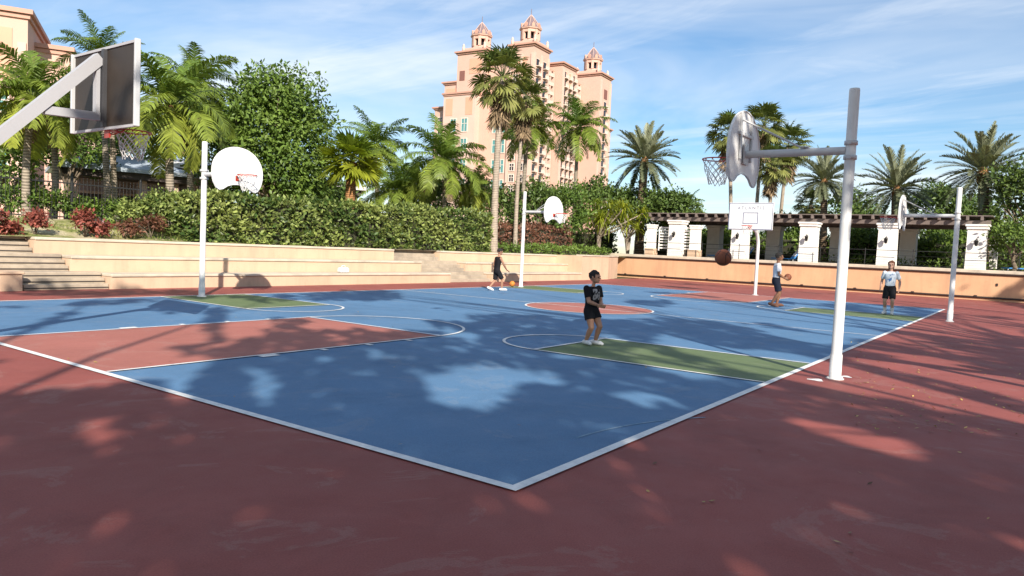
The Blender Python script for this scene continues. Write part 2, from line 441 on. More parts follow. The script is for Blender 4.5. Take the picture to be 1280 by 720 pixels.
g = G(); g.rbox((40.985, -1.2, .85), (.05, .09, .14), .01); loc_build(g, 'wall_outlet', m_dark, wl)
# ------------------------------------------------------------------ basketball hoops
def painted_metal(name, col, rough=.42):
    k = N(name); w = k.pos()
    c = k.ramp(k.noise(1.7, 5, .6, w), [(.3, mul(col, .90)), (.7, mul(col, 1.06))])
    st = k.ramp(k.noise(3, 6, .7, k.mapping(w, (3, 3, .35))), [(.52, 0.0), (.78, .55)])
    c = k.mix(st, c, mul((.50, .49, .46), .9))
    sp = k.ramp(k.noise(38, 4, .7, w), [(.66, 0.0), (.72, .7)]); c = k.mix(sp, c, (.30, .20, .13))
    k.bump(k.noise(50, 3, .6, w), .08, .003)
    return k.done(c, rough, spec=.4)
m_white = painted_metal('white_painted_steel', (.66, .66, .65))
m_grey = painted_metal('grey_painted_steel', (.52, .53, .54))
m_grey2 = M('plain_grey_enamel', (.40, .40, .42), .45, .06, 1.2)
m_board = painted_metal('backboard_paint', (.74, .74, .74), .42)
m_rim = painted_metal('rim_red', (.50, .045, .022), .4)
m_net = M('net_cord', (.72, .72, .70), .9, .1)
m_bolt = M('galvanised_bolt', (.35, .35, .36), .4, .1, metal=.8)
m_ink = M('faded_grey_ink', (.15, .17, .26), .7, .2)

def rim_geo(c):                                    # ring of 23 cm radius with bracket, board lies towards -y
    g = G(); a = np.linspace(0, 2*PI, 33)
    g.tube(np.stack([c[0]+.228*np.cos(a), c[1]+.228*np.sin(a), np.full(33, c[2])], 1), .0095, 8, cap=False)
    g.box((c[0], c[1]-.30, c[2]-.035), (.13, .155, .012)); g.box((c[0], c[1]-.368, c[2]-.075), (.15, .016, .13))
    for s in (-1, 1):
        g.tube([(c[0]+s*.06, c[1]-.365, c[2]-.11), (c[0]+s*.14, c[1]-.20, c[2]-.02)], .009, 6)
    for k in range(12):
        t = 2*PI*k/12; p = np.array([c[0]+.228*math.cos(t), c[1]+.228*math.sin(t), c[2]-.012])
        g.ball(p, .012, 6, 4)
    return g
def net_geo(c, sag=0.0, swing=(0, 0)):
    g = G(); n = 12; rows = 6
    def P(i, k):                                    # k in half steps around
        t = 2*PI*k/n; f = i/rows
        r = .226*(1-.46*f**.8)+.012*math.sin(k*3.1+i)
        return np.array([c[0]+r*math.cos(t)+swing[0]*f*f, c[1]+r*math.sin(t)+swing[1]*f*f, c[2]-.02-.36*f-sag*math.sin(k*1.7)*f])
    for i in range(rows):
        for k in range(n):
            o = .5*(i % 2)
            for d in (-.5, .5): g.tube([P(i, k+o), P(i+1, k+o+d)], .0052, 4, cap=False)
    return g
def fan_outline():
    P = []
    for a in np.linspace(0, PI, 29): P.append((.70*math.cos(a), 3.22+.60*math.sin(a)))
    P += [(-.70, 3.08), (-.66, 2.92), (-.58, 2.78), (-.50, 2.735), (-.40, 2.76)]
    P += [(-.28, 2.84), (-.14, 2.885), (0, 2.895), (.14, 2.885), (.28, 2.84)]
    P += [(.40, 2.76), (.50, 2.735), (.58, 2.78), (.66, 2.92), (.70, 3.08)]
    return P
def fan_hoop(label, loc, rz):
    t = thing('basketball_hoop', label, 'basketball hoop', loc, rz, 'fan shaped basketball hoops along the sidelines')
    g = G(); g.lathe([(.120, 0), (.120, .012), (.081, .02), (.081, .34), (.071, .36), (.070, 4.0), (.066, 4.03), (.02, 4.04)], 20)
    for k in range(4): g.tube([(.105*math.cos(k*PI/2+.7), .105*math.sin(k*PI/2+.7), .01), (.105*math.cos(k*PI/2+.7), .105*math.sin(k*PI/2+.7), .03)], .012, 6)
    pole = g.build('pole', m_white, t)
    for z in (3.06, 3.26):
        g = G(); g.lathe([(.068, z), (.088, z), (.088, z+.055), (.068, z+.055)], 20)
        for s in (-1, 1): g.box((s*.095, 0, z+.028), (.03, .05, .05))
        g.build('clamp', m_grey, t)
    g = G(); g.tube([(0, .06, 3.185), (0, 1.44, 3.185)], .056, 14)
    g.box((0, 1.45, 3.185), (.20, .02, .30)); g.build('arm', m_grey, t)
    g = G()
    for s in (-1, 1): g.tube([(s*.03, .62, 3.235), (s*.24, 1.44, 3.66)], .015, 6)
    g.box((0, .60, 3.255), (.12, .10, .012)); g.build('brace', m_grey, t)
    g = G(); O = fan_outline()
    g.prism(O, 1.476, 1.500, lambda q, y: (q[0], y, q[1]))
    rim = [(x*.985, z) for x, z in O]
    for i in range(len(O)):                          # turned-back flange round the edge
        a, b = O[i], O[(i+1) % len(O)]
        g.bar((a[0], 1.468, a[1]), (b[0], 1.468, b[1]), .010, .018, up=(0, 1, 0))
    bd = g.build('backboard', m_board, t)
    g = G()
    for x in (-.24, .24): g.rbox((x, 1.462, 3.62), (.06, .03, .32), .006); g.rbox((x, 1.455, 3.30), (.05, .028, .42), .006)
    g.rbox((0, 1.458, 3.47), (.62, .03, .05), .006); g.build('bracket', m_grey, bd)
    c = (0, 1.500+.376, 3.13)
    r = rim_geo(c).build('rim', m_rim, t); net_geo(c, .02).build('net', m_net, r)
    return t
FAN = [((6.93, -.58), 0, 'grey backed fan hoop seen from behind, its pole standing before the green key corner'),
       ((6.70, 14.90), PI, 'white fan hoop before the thick green hedge, near the broad stairs'),
       ((21.25, 14.90), PI, 'white fan hoop behind the child dribbling an orange ball'),
       ((21.55, -.76), 0, 'fan hoop seen edge on in front of the pergola, beside the girl in black shorts')]
hoop0 = fan_hoop(FAN[0][2], (*FAN[0][0], 0), 0)
for (x, y), rz, lb in FAN[1:]: dup(hoop0, (x, y, 0), rz, lb)

# near hoop: dark acrylic board on a slanted arm, seen from behind
def smoked():
    k = N('smoked_acrylic'); w = k.pos()
    c = k.ramp(k.noise(.9, 4, .6, w), [(.3, (.026, .020, .017)), (.7, (.055, .043, .035))])
    k.done(c, .42, spec=.22); tr = k.n('ShaderNodeBsdfTransparent', Color=(.50, .42, .36, 1)); ms = k.n('ShaderNodeMixShader', Fac=.10)
    k.l(k.b.outputs[0], ms.inputs[1]); k.l(tr.outputs[0], ms.inputs[2]); k.l(ms.outputs[0], k.out.inputs['Surface']); return k.m
hp = thing('basketball_hoop', 'basketball hoop with dark acrylic board and slanted grey arm, seen from behind', 'basketball hoop', (-1.75, 7.9, 0))
def hb(g, name, m, par=hp): 
    o = g.build(name, m, par); return o
ox = 1.75                                            # local x of the court baseline
bx, bw, z0, z1 = ox+.96, 1.86, 3.02, 4.16
g = G(); g.box((bx, 0, (z0+z1)/2), (.016, bw-.06, z1-z0-.06)); bd = hb(g, 'backboard', smoked())
g = G()
for s in (-1, 1):
    g = G(); g.rbox((bx-.02, s*(bw/2-.02), (z0+z1)/2), (.075, .04, z1-z0), .006); hb(g, 'side_frame', m_grey, bd)
for z in (z0+.02, z1-.02):
    g = G(); g.box((bx-.005, 0, z), (.04, bw-.082, .035)); hb(g, 'edge_frame', m_grey2, bd)
g = G(); g.box((bx-.035, -.04, (z0+z1)/2), (.05, .07, z1-z0-.08)); hb(g, 'mullion', M('dark_steel', (.05, .05, .055), .5), bd)
g = G(); g.bar((0, .02, 1.24), (bx-.07, .02, 4.0), .13, .15); hb(g, 'arm', m_grey2)
g = G(); g.bar((ox+.20, .02, 3.17), (bx-.07, .02, 3.20), .09, .11); g.box((bx-.105, .02, 3.60), (.05, .10, .78)); hb(g, 'lower_arm', m_grey2)
g = G(); g.box((-.02, .02, .66), (.22, .22, 1.30)); g.box((0, .02, .01), (.5, .5, .02)); hb(g, 'pole', m_grey)
c = (bx+.008+.376, -.02, 3.05)
rg = rim_geo((0, .376, 0)); R90 = rotz(-PI/2)
rg.v = [v@R90.T+np.array([bx+.02, -.02, 3.06]) for v in rg.v]; rr = hb(rg, 'rim', m_rim)
net_geo(c, .02).build('net', m_net, rr)

# far hoop: white rectangular board with lettering, gooseneck pole
hf = thing('basketball_hoop', 'white rectangular board hoop with grey lettering on a bent white pole by the pergola', 'basketball hoop', (29.1, 7.45, 0), PI)
g = G(); g.tube([(0, 0, 0), (0, 0, 2.2), (.03, 0, 2.4), (.14, 0, 2.62), (.42, 0, 2.95), (1.25, 0, 3.45)], .075, 14)
g.lathe([(.14, 0), (.14, .015), (.08, .02)], 16); g.build('pole', m_white, hf)
g = G(); g.tube([(.30, -.02, 2.80), (1.25, -.02, 3.02)], .035, 8); g.tube([(.5, 0, 3.0), (1.25, 0, 3.85)], .03, 8); g.build('brace', m_white, hf)
g = G(); bz0, bz1 = 2.88, 4.07
g.rbox((1.30, 0, (bz0+bz1)/2), (.035, 1.94, bz1-bz0), .012); fb = g.build('backboard', m_board, hf)
g = G()
def rect(g, y0, z0, y1, z1, w, x=1.3205):
    for a, b, c_, d in ((y0, z0, y1, z0+w), (y0, z1-w, y1, z1), (y0, z0+w, y0+w, z1-w), (y1-w, z0+w, y1, z1-w)):
        g.add([(x, a, b), (x, c_, b), (x, c_, d), (x, a, d)], [(0, 1, 2, 3)])
rect(g, -.33, 3.14, .33, 3.64, .035); rect(g, -.955, 2.895, .955, 4.055, .03)
g.build('target_square', m_ink, fb)
cu = bpy.data.curves.new('lettering', 'FONT'); cu.body = 'ATLANTIS'; cu.size = .19; cu.space_character = 1.45; cu.align_x = 'CENTER'; cu.align_y = 'CENTER'; cu.extrude = .001
tmp = bpy.data.objects.new('lettering_src', cu); COL.objects.link(tmp)
dg = bpy.context.evaluated_depsgraph_get(); me = bpy.data.meshes.new_from_object(tmp.evaluated_get(dg)); bpy.data.objects.remove(tmp)
me.materials.clear(); me.materials.append(m_ink)
lt = bpy.data.objects.new('lettering', me); COL.objects.link(lt); lt.parent = fb
lt.rotation_euler = (PI/2, 0, PI/2); lt.location = (1.3215, 0, 3.83)
rg = rim_geo((0, .376, 0)); rg.v = [v@R90.T+np.array([1.318, 0, 3.05]) for v in rg.v]; rr = rg.build('rim', m_rim, hf)
net_geo((1.318+.376, 0, 3.05), .02).build('net', m_net, rr)

# ------------------------------------------------------------------ basketballs
def ball_mat(name, col, seam=(.015, .012, .012)):
    k = N(name); p = k.pos()
    xyz = k.t.nodes.new('ShaderNodeSeparateXYZ'); k.l(p, xyz.inputs[0])
    X, Y, Z = [k.math('DIVIDE', xyz.outputs[i], .12) for i in range(3)]
    def near(v, c, w): return k.math('LESS_THAN', k.math('ABSOLUTE', k.math('SUBTRACT', v, c)), w)
    s = k.math('MAXIMUM', near(X, 0, .035), near(Z, 0, .035))
    bow = k.math('MULTIPLY', k.math('MULTIPLY', Z, Z), .55)
    s = k.math('MAXIMUM', s, near(k.math('ABSOLUTE', Y), k.math('ADD', bow, .42), .04))
    c = k.ramp(k.noise(9, 4, .6, p), [(.3, mul(col, .8)), (.7, mul(col, 1.15))])
    c = k.mix(s, c, seam); k.bump(k.noise(300, 2, .5, p), .5, .002); return k.done(c, .6, spec=.3)
def basketball(label, loc, m, rot, cat='basketball'):
    g = G(); g.ball((0, 0, 0), .12, 32, 20); o = g.build('basketball', m, loc=loc); o.rotation_euler = rot
    return tag(o, label, cat, 'basketballs')
p = at(904, 322, 10.9)
basketball('worn brown basketball flying through the air before the far hoop', tuple(p), ball_mat('worn_ball', (.20, .065, .032)), (.4, .7, .3))
p = gnd(640, 359.5); basketball('bright orange basketball low on the ground by the dribbling child', (p[0], p[1], .16), ball_mat('orange_ball', (.62, .22, .04)), (1.0, .2, 0))
# ------------------------------------------------------------------ hotel
m_pink = M('pink_stucco', (.58, .375, .30), .85, .05, .25, .1, 8)
m_pinklt = M('pale_pink_trim', (.62, .43, .355), .85, .05, .3)
m_pinkdk = M('salmon_panel', (.62, .34, .23), .85, .06, .3)
m_corn = M('terracotta_cornice', (.50, .28, .21), .8, .08, .4)
m_roof = M('slate_pink_roof', (.17, .125, .135), .6, .12, .8)
m_glassd = M('dark_window_glass', (.035, .03, .03), .15, .2, .6)
m_teal = M('teal_window_glass', (.10, .27, .27), .2, .15, .6)
m_balc = M('balcony_white', (.74, .62, .54), .8, .05, .5)
HU = math.radians(4.9)
hot = thing('hotel', 'tall pink hotel with three domed turrets and rows of balconies', 'hotel', (201.3, 139.9, 0), HU)
def block(name, x0, x1, y0, y1, z0, z1, m, par=hot, corn=True, over=.9):
    g = G(); g.box(((x0+x1)/2, (y0+y1)/2, (z0+z1)/2), (x1-x0, y1-y0, z1-z0)); o = g.build(name, m, par)
    if corn:
        g = G()
        for zz, ov, h in ((z1-.55, over*.45, .5), (z1, over, .55)):
            g.box(((x0+x1)/2, (y0+y1)/2, zz+h/2-.02), (x1-x0+2*ov, y1-y0+2*ov, h))
        c = g.build('cornice', m_corn, o)
    return o
def cupola(cx, cy, z, r, par):
    g = G(); g.box((cx, cy, z+.7), (2.5*r, 2.5*r, 1.4))
    g.lathe([(r*1.02, z+1.4), (r*.98, z+2.4), (r*.98, z+2.4)], 8, (cx, cy, 0), ph=PI/8, smooth=False)
    for k in range(8):
        a = k*PI/4+PI/8
        g.box((cx+r*.9*math.cos(a), cy+r*.9*math.sin(a), z+4.0), (.95, .95, 3.4), rz=a)
        a2 = k*PI/4
        g.box((cx+r*.86*math.cos(a2), cy+r*.86*math.sin(a2), z+5.25), (.7, 1.9, .9), rz=a2)
    g.lathe([(r*1.0, z+5.6), (r*1.18, z+5.9), (r*1.22, z+6.3), (r*.9, z+6.4)], 8, (cx, cy, 0), ph=PI/8, smooth=False)
    g.box((cx, cy, z+3.6), (r*.7, r*.7, 3.4), mi=1)
    c = g.build('cupola', [m_pink, m_glassd], par)
    g = G(); g.lathe([(r*1.16, z+6.4), (r*.98, z+7.2), (r*.62, z+8.7), (r*.30, z+10.2), (.14, z+11.2), (.10, z+13.2), (.02, z+13.4)], 8, (cx, cy, 0), ph=PI/8, smooth=False)
    for kq in range(8):
        aq = kq*PI/4+PI/8; g.tube([(cx+rq*math.cos(aq), cy+rq*math.sin(aq), z+zq) for rq, zq in ((r*1.18, 6.45), (r*1.0, 7.25), (r*.64, 8.75), (r*.32, 10.2), (.15, 11.2))], .09, 5, mi=1)
        a3 = kq*PI/4; g.prism([(-.55, 6.4), (.55, 6.4), (.55, 7.3), (0, 8.1), (-.55, 7.3)], r*.75, r*1.08, lambda q, t_, a3=a3: (cx+t_*math.cos(a3)-q[0]*math.sin(a3), cy+t_*math.sin(a3)+q[0]*math.cos(a3), z+q[1]), mi=2)
    g.build('turret_roof', [m_roof, m_pinklt, m_corn], par)
    for sx in (-1, 1):
        for sy in (-1, 1): g = G(); g.lathe([(.55, z), (.55, z+1.7), (.35, z+1.9), (.5, z+2.3), (.02, z+3.1)], 8, (cx+sx*r*1.35, cy+sy*r*1.35, 0)); g.build('finial', m_pinklt, par)
main = block('main_wing', .5, 62, 3, 19, 0, 66, m_pink)
t2 = block('tower', 0, 11, 0, 9.4, 0, 71, m_pink); cupola(5.4, 4.8, 71.5, 3.3, t2)
bay = block('gabled_bay', 19.6, 30.6, -1, 8, 0, 69, m_pink)
t3 = block('tower', 42, 52, -6, 6, 0, 70, m_pink); cupola(47, 0, 70.5, 3.3, t3)
lowend = block('end_wing', 52, 64, -1.5, 14, 0, 52, m_pink)
t1 = block('tower', -2.5, 8, 17.5, 29.8, 0, 70, m_pink); cupola(3, 23.6, 70.5, 3.3, t1)
link = block('link_wing', .4, 9, 9.4, 17.5, 0, 67, m_pink)
st2 = block('stepped_wing', -1.5, 10, 29.8, 35.8, 0, 60, m_pink)
st3 = block('stepped_wing', -.5, 10, 35.8, 40.5, 0, 51.5, m_pink)
pav = block('projecting_wing', -5.5, -2.5, 19.5, 33.0, 0, 55, m_pinklt, over=.6)
for c_, d_ in (((-5.53, 22, 50.5), (.1, 3.0, 6.0)), ((-5.53, 30.5, 50.5), (.1, 3.0, 6.0)), ((-2.53, 22, 65), (.1, 5, 5.2)), ((-.04, 4.7, 64.5), (.12, 4.2, 5.0)), ((-1.54, 32.8, 55.5), (.1, 4.2, 5)), ((25.1, -1.04, 64), (4.0, .12, 5.0))):
    g = G(); g.box(c_, d_); g.build('wall_panel', m_pinkdk, hot)
# pilasters and floor bands
g = G()
for u in (11.25, 13.75, 16.3, 18.85, 31.3, 33.8, 36.2, 38.65, 41.3): g.box((u, 2.45, 33), (.6, 1.1, 66))
for u in (20.0, 23.35, 26.85, 30.2): g.box((u, -1.3, 33.6), (.9, .6, 67))
for u in (42.5, 51.4): g.box((u, -6.2, 34), (.9, .4, 68))
for u in (.5, 5.5, 10.4): g.box((u, -.22, 34.4), (.9, .4, 68))
for y in (.4, 4.6, 8.8): g.box((-.2, y, 34), (.4, .8, 68))
for u in (53, 57.4, 61.8): g.box((u, -1.7, 25.6), (.8, .4, 51))
g.build('pilasters', m_pinklt, hot)
# balconies: every opening its own part
def balcony_mesh(w):
    g = G(); g.box((0, -.03, 1.35), (w, .10, 2.4), mi=0)
    g.box((0, -.62, .07), (w+.5, 1.2, .2), mi=1); g.box((0, -1.18, .58), (w+.5, .10, .12), mi=1); g.box((0, -1.18, 1.08), (w+.5, .12, .12), mi=1)
    for i in range(7): g.box((-(w+.4)/2+i*(w+.4)/6, -1.18, .62), (.12, .08, .85), mi=1)
    g.box((0, -.06, 2.62), (w+.2, .12, .16), mi=1)
    return g
spots = []
for k in range(15):
    z = 18.5+3.25*k
    for u in (12.5, 15.0, 17.6, 32.6, 35.0, 37.4, 39.9): spots.append((u, 3, z))
    for u in (21.6, 25.1, 28.6): spots.append((u, -1, z))
    for u in (3.0, 8.0): spots.append((u, 0, z))
    if k < 13: spots.append((47, -6, z))
    if k < 10: spots += [(55.2, -1.5, z), (59.6, -1.5, z)]
spots.sort(key=lambda s: -s[2])
b0 = balcony_mesh(1.9).build('balcony', [m_glassd, m_balc], hot); b0.location = spots[0]
for s in spots[1:96]: dup(b0, s)
g = G(); bm = balcony_mesh(1.9)
for s in spots[96:]:
    g.v += [v+np.array(s) for v in bm.v]; g.loops += [l+g.n for l in bm.loops]; g.n += bm.n
    g.tot += bm.tot; g.mi += bm.mi; g.sm += bm.sm; g.tint += bm.tint
tag(g.build('balconies', [m_glassd, m_balc], hot), kind='stuff')
def window_mesh(w, h):
    g = G(); g.box((-.05, 0, 0), (.10, w, h), mi=0); g.box((-.08, 0, 0), (.14, .18, h), mi=1); g.box((-.08, 0, h*.12), (.14, w, .16), mi=1)
    for s in (-1, 1): g.box((-.1, s*(w/2+.12), 0), (.2, .24, h+.5), mi=1); g.box((-.1, 0, s*(h/2+.12)), (.198, w, .24), mi=1)
    return g
w0 = window_mesh(2.3, 4.4).build('window', [m_teal, m_balc], hot); first = True
for y, xf in ((23.6, -5.5), (28.4, -5.5), (14.2, .4), (11.6, .4)):
    for z in (44, 37, 30, 23):
        if first: w0.location = (xf-.0, y, z); first = False
        else: dup(w0, (xf, y, z))
w1 = window_mesh(1.7, 2.3).build('window', [m_glassd, m_balc], hot); w1.location = (0, 2.4, 60)
for y, xf in ((2.4, 0), (6.8, 0), (32.0, -1.5), (38.0, -.5)):
    for k in range(11 if xf == 0 else 8):
        if (y, k) != (2.4, 0): dup(w1, (xf, y, (60 if xf == 0 else 47)-3.8*k))
m_logg = M('loggia_red_shade', (.20, .085, .07), .8)  # flat panels, the recess shade is put into their dark red
for (x, y, z, d) in ((-2.55, 27.5, 62, (.12, 2.2, 3.4)), (5.5, -.05, 63.6, (3.0, .12, 3.6)), (47, -6.05, 63, (3.0, .12, 3.6))):
    g = G(); g.box((x, y, z), d); g.build('loggia', m_logg, hot)

b = at(35, 8, 110)
lh = thing('apartment_building', 'pink stucco building with a flat cornice behind the palms above the iron fence', 'building', (b[0], b[1], 0), math.radians(62))
LZ = b[2]
def lblock(name, *a, **k): return block(name, *a, par=lh, **k)
lblock('wall', 0, 16, 0, 26, 0, LZ-1.0, m_pink, over=.6)
lblock('side_wing', 6, 30, -4, 0, 0, LZ-3.6, m_pink, over=.5)
lblock('rear_wing', 14, 34, -9.5, -4, 0, LZ-4.6, m_pinklt, over=.4)
for y in (2.9, 12):
    g = G(); g.box((-.04, y, LZ-6), (.10, 2.6, 6.2)); g.build('wall_panel', m_pinkdk, lh)
g = G()
for y in (.6, 7.5, 14): g.box((-.12, y, LZ/2-2), (.24, .9, LZ-5))
g.box((-.1, 9, LZ-9.6), (.3, 18, .5)); g.build('pilasters', m_pinklt, lh)
w0 = window_mesh(1.7, 2.2).build('window', [m_teal, m_balc], lh); w0.location = (-.02, 2.9, LZ-12); 
for y in (2.9, 6.2, 9.4):
    for k in range(6):
        if (y, k) != (2.9, 0): dup(w0, (-.02, y, LZ-12-3.6*k))

# ------------------------------------------------------------------ low garden buildings
m_bluer = M('blue_grey_metal_roof', (.40, .47, .56), .45, .1, 1, .2, 10, dirt=(.25, .28, .30), dirt_amt=.4)
m_mauve = M('mauve_wall', (.42, .30, .32), .85, .08, 1)
m_dkwood = M('dark_wood', (.06, .045, .04), .7, .3, 4)
def hip_house(name, label, loc, rz, wx, wy, hz, ridge, mroof, mwall, cols=True):
    t = thing(name, label, 'pavilion', loc, rz)
    g = G(); o = .7
    e = [(-wx/2-o, -wy/2-o), (wx/2+o, -wy/2-o), (wx/2+o, wy/2+o), (-wx/2-o, wy/2+o)]
    V = [(x, y, hz) for x, y in e]+[(x, y, hz+.18) for x, y in e]+[(-wx*.22, 0, hz+ridge), (wx*.22, 0, hz+ridge)]
    g.add(V, [(3, 2, 1, 0), (0, 1, 5, 4), (1, 2, 6, 5), (2, 3, 7, 6), (3, 0, 4, 7), (4, 5, 9, 8), (6, 7, 8, 9), (5, 6, 9), (7, 4, 8)])
    g.build('roof', mroof, t)
    g = G(); g.box((0, wy*.15, hz/2), (wx*.96, wy*.62, hz-.02)); g.build('wall', mwall, t)
    g = G(); g.box((0, 0, hz-.16), (wx+.9, wy+.9, .28)); g.build('eave_beam', m_dkwood, t)
    if cols:
        for i in range(4):
            g = G(); g.rbox((-wx/2+.2+i*(wx-.4)/3, -wy/2+.1, (hz-.3)/2), (.34, .34, hz-.3), .03); g.build('post', m_pinklt, t)
    for i in range(3):
        g = G(); x = -wx*.3+i*wx*.3; g.box((x, wy*.15-wy*.31-.03, 1.05), (1.0, .08, 2.0), mi=0); g.box((x, wy*.15-wy*.31-.05, 2.1), (1.2, .12, .12), mi=1)
        g.build('door', [m_dkwood, m_pinklt], t)
    return t
p = at(150, 235, 41); hip_house('pavilion', 'garden pavilion with a pale blue grey metal roof behind the iron fence', (p[0], p[1], 1.3), YAW+.62-PI/2, 4.6, 4.2, 3.05, .95, m_bluer, m_mauve)
p = at(222, 235, 44); hip_house('pavilion', 'pink walled pavilion with white eaves behind the palm with yellow fronds', (p[0], p[1], 1.3), YAW+.5-PI/2, 4.2, 4.2, 3.7, .7, M('white_roof', (.66, .66, .66), .6), M('rose_wall', (.60, .40, .40), .85))
p = at(388, 240, 43); hip_house('pavilion', 'low pink building with pale roof edge glimpsed between the round tree and the hedge', (p[0], p[1], 1.3), YAW+.28-PI/2, 4.4, 4, 3.1, .5, M('pale_roof', (.62, .60, .60), .6), M('rose_wall', (.58, .36, .33), .85), False)

# ------------------------------------------------------------------ pergola
m_col = M('white_stucco_column', (.78, .76, .72), .85, .06, 2, .3, 60, dirt=(.50, .46, .40), dirt_amt=.3)
m_beam = M('weathered_brown_timber', (.155, .122, .108), .8, .25, 3, .4, 25)
m_lamp = M('black_lantern', (.02, .02, .02), .4)
pg = thing('pergola', 'long pergola of brown timber beams on white stucco columns behind the peach wall', 'pergola', (43, 9, 1.36))
def column(x, y, w, h, base=None, lamp=True):
    g = G(); c = (x-43, y-9)
    h0 = 0.0
    if base is not None: g.rbox((*c, .34), (w*1.25, w*1.25, .72), .03, mi=1); h0 = .7
    g.lathe([(w*.69, h0), (w*.68, h0+.02), (w*.64, h-.32), (w*.64, h-.28)], 4, (*c, 0), ph=PI/4, smooth=False)
    g.rbox((*c, h-.20), (w*1.06, w*1.06, .16), .03); g.rbox((*c, h-.06), (w*1.16, w*1.16, .12), .02)
    o = g.build('column', [m_col, m_peach], pg)
    if lamp:
        g = G(); lx = c[0]-w*.50; lz = 1.62
        g.rbox((lx-.02, c[1], lz+.12), (.05, .10, .22), .01); g.tube([(lx-.03, c[1], lz+.2), (lx-.14, c[1], lz+.3), (lx-.2, c[1], lz+.22)], .015, 6)
        g.lathe([(.03, lz-.14), (.075, lz-.10), (.10, lz+.12), (.12, lz+.13), (.02, lz+.24)], 8, (lx-.2, c[1], 0)); g.build('lantern', m_lamp, o)
    return o
for y in (17.25, 12.9, 8.65, 4.3, -.08): column(43, y, 1.0, 2.66)
column(43, 19.15, .55, 2.35, True, False); column(43, 15.95, .62, 2.35, True, False)
for y in (16.8, 12.45, 8.2, 4.0, -.35): column(49, y, 1.0, 2.62, None, False)
for x in (43.66, 44.0, 48.72, 49.28):
    g = G(); g.rbox((x-43, .5, 2.80), (.16, 20.2, .28), .01); g.build('beam', m_beam, pg)
for i in range(30):
    g = G(); y = -9.2+i*.68; g.rbox((3.75, y, 3.03), (7.0, .14, .22), .01); o = g.build('rafter', m_beam, pg)
g = G()
for i in range(26): g.box((.42+i*.262, .5, 3.17), (.225, 20.4, .05))
g.build('lattice', m_beam, pg)
for y in (18.2, 16.55):
    g = G()
    for k in range(8): g.box((.05, y-9+.02, .75+.2*k), (.07, .72, .10))
    for s in (-1, 1): g.box((.05, y-9+s*.40, 1.35), (.08, .06, 1.6))
    g.build('louvre_screen', m_col, pg)

fen = thing('wire_fence', 'thin black wire fence running along the top of the peach wall', 'fence', (42.1, 0, 1.36))
for y in np.arange(20, -30, -2.45):
    g = G(); g.tube([(0, y, 0), (0, y, 1.15)], .022, 6); g.ball((0, y, 1.16), .03, 6, 4); g.build('post', m_lamp, fen)
g = G()
for z, r in ((1.10, .019), (.82, .007), (.55, .007), (.28, .007)): g.tube([(0, 20, z), (0, -29, z)], r, 6)
g.build('wire', m_lamp, fen)

m_blue = M('blue_canvas', (.03, .20, .50), .7, .1); m_towel = M('white_towel', (.75, .76, .78), .9, .06)
def lounger(label, loc, rz):
    t = thing('sun_lounger', label, 'sun lounger', loc, rz, 'blue sun loungers behind the peach wall')
    g = G(); g.rbox((.3, 0, .38), (1.3, .62, .07), .02); g.build('seat', m_blue, t)
    g = G(); a = math.radians(55); R = np.array([[math.cos(a), 0, math.sin(a)], [0, 1, 0], [-math.sin(a), 0, math.cos(a)]])
    g.bar((-.36, 0, .40), (-.82, 0, 1.02), .62, .07); b_ = g.build('backrest', m_blue, t)
    g = G(); g.bar((-.42, 0, .55), (-.84, 0, 1.11), .5, .035); g.build('towel', m_towel, b_)
    for x in (-.3, .85):
        for y in (-.26, .26):
            g = G(); g.tube([(x, y, 0), (x, y, .35)], .022, 6); g.build('leg', m_towel, t)
    return t
l0 = lounger('blue sun lounger with a white towel between the third and fourth white columns', (45.6, 10.6, 1.36), 2.2)
for q, rz, lb in (((45.4, 9.6, 1.36), 2.6, 'blue sun lounger just beside the fourth white column from the trees'),
                  ((45.8, 15.1, 1.36), 2.4, 'blue lounger with a white towel beside the louvred end of the pergola'),
                  ((46.2, 13.9, 1.36), 2.3, 'blue lounger half hidden by the flying basketball'),
                  ((44.8, -2.2, 1.36), 2.0, 'blue lounger past the last column at the end of the wall')): dup(l0, q, rz, lb)

# ------------------------------------------------------------------ iron fence on the slope
m_iron = M('black_iron', (.018, .018, .018), .5)
ir = thing('iron_fence', 'black iron picket fence on the planted slope above the steps', 'fence', (5, 23.6, 1.86))
for i in range(7):
    x = -7.0+i*2.3
    g = G(); g.rbox((x, 0, .72), (.075, .075, 1.66), .01); g.lathe([(.05, 1.55), (.05, 1.58), (.004, 1.66)], 4, (x, 0, 0), ph=PI/4); g.build('post', m_iron, ir)
    if i < 6:
        g = G()
        for z in (.15, 1.28): g.box((x+1.15, 0, z), (2.2, .035, .04))
        for k in range(1, 19): g.tube([(x+k*.121, 0, -.05), (x+k*.121, 0, 1.42)], .010, 5); g.lathe([(.016, 1.42), (.001, 1.52)], 4, (x+k*.121, 0, 0))
        g.build('picket_panel', m_iron, ir)
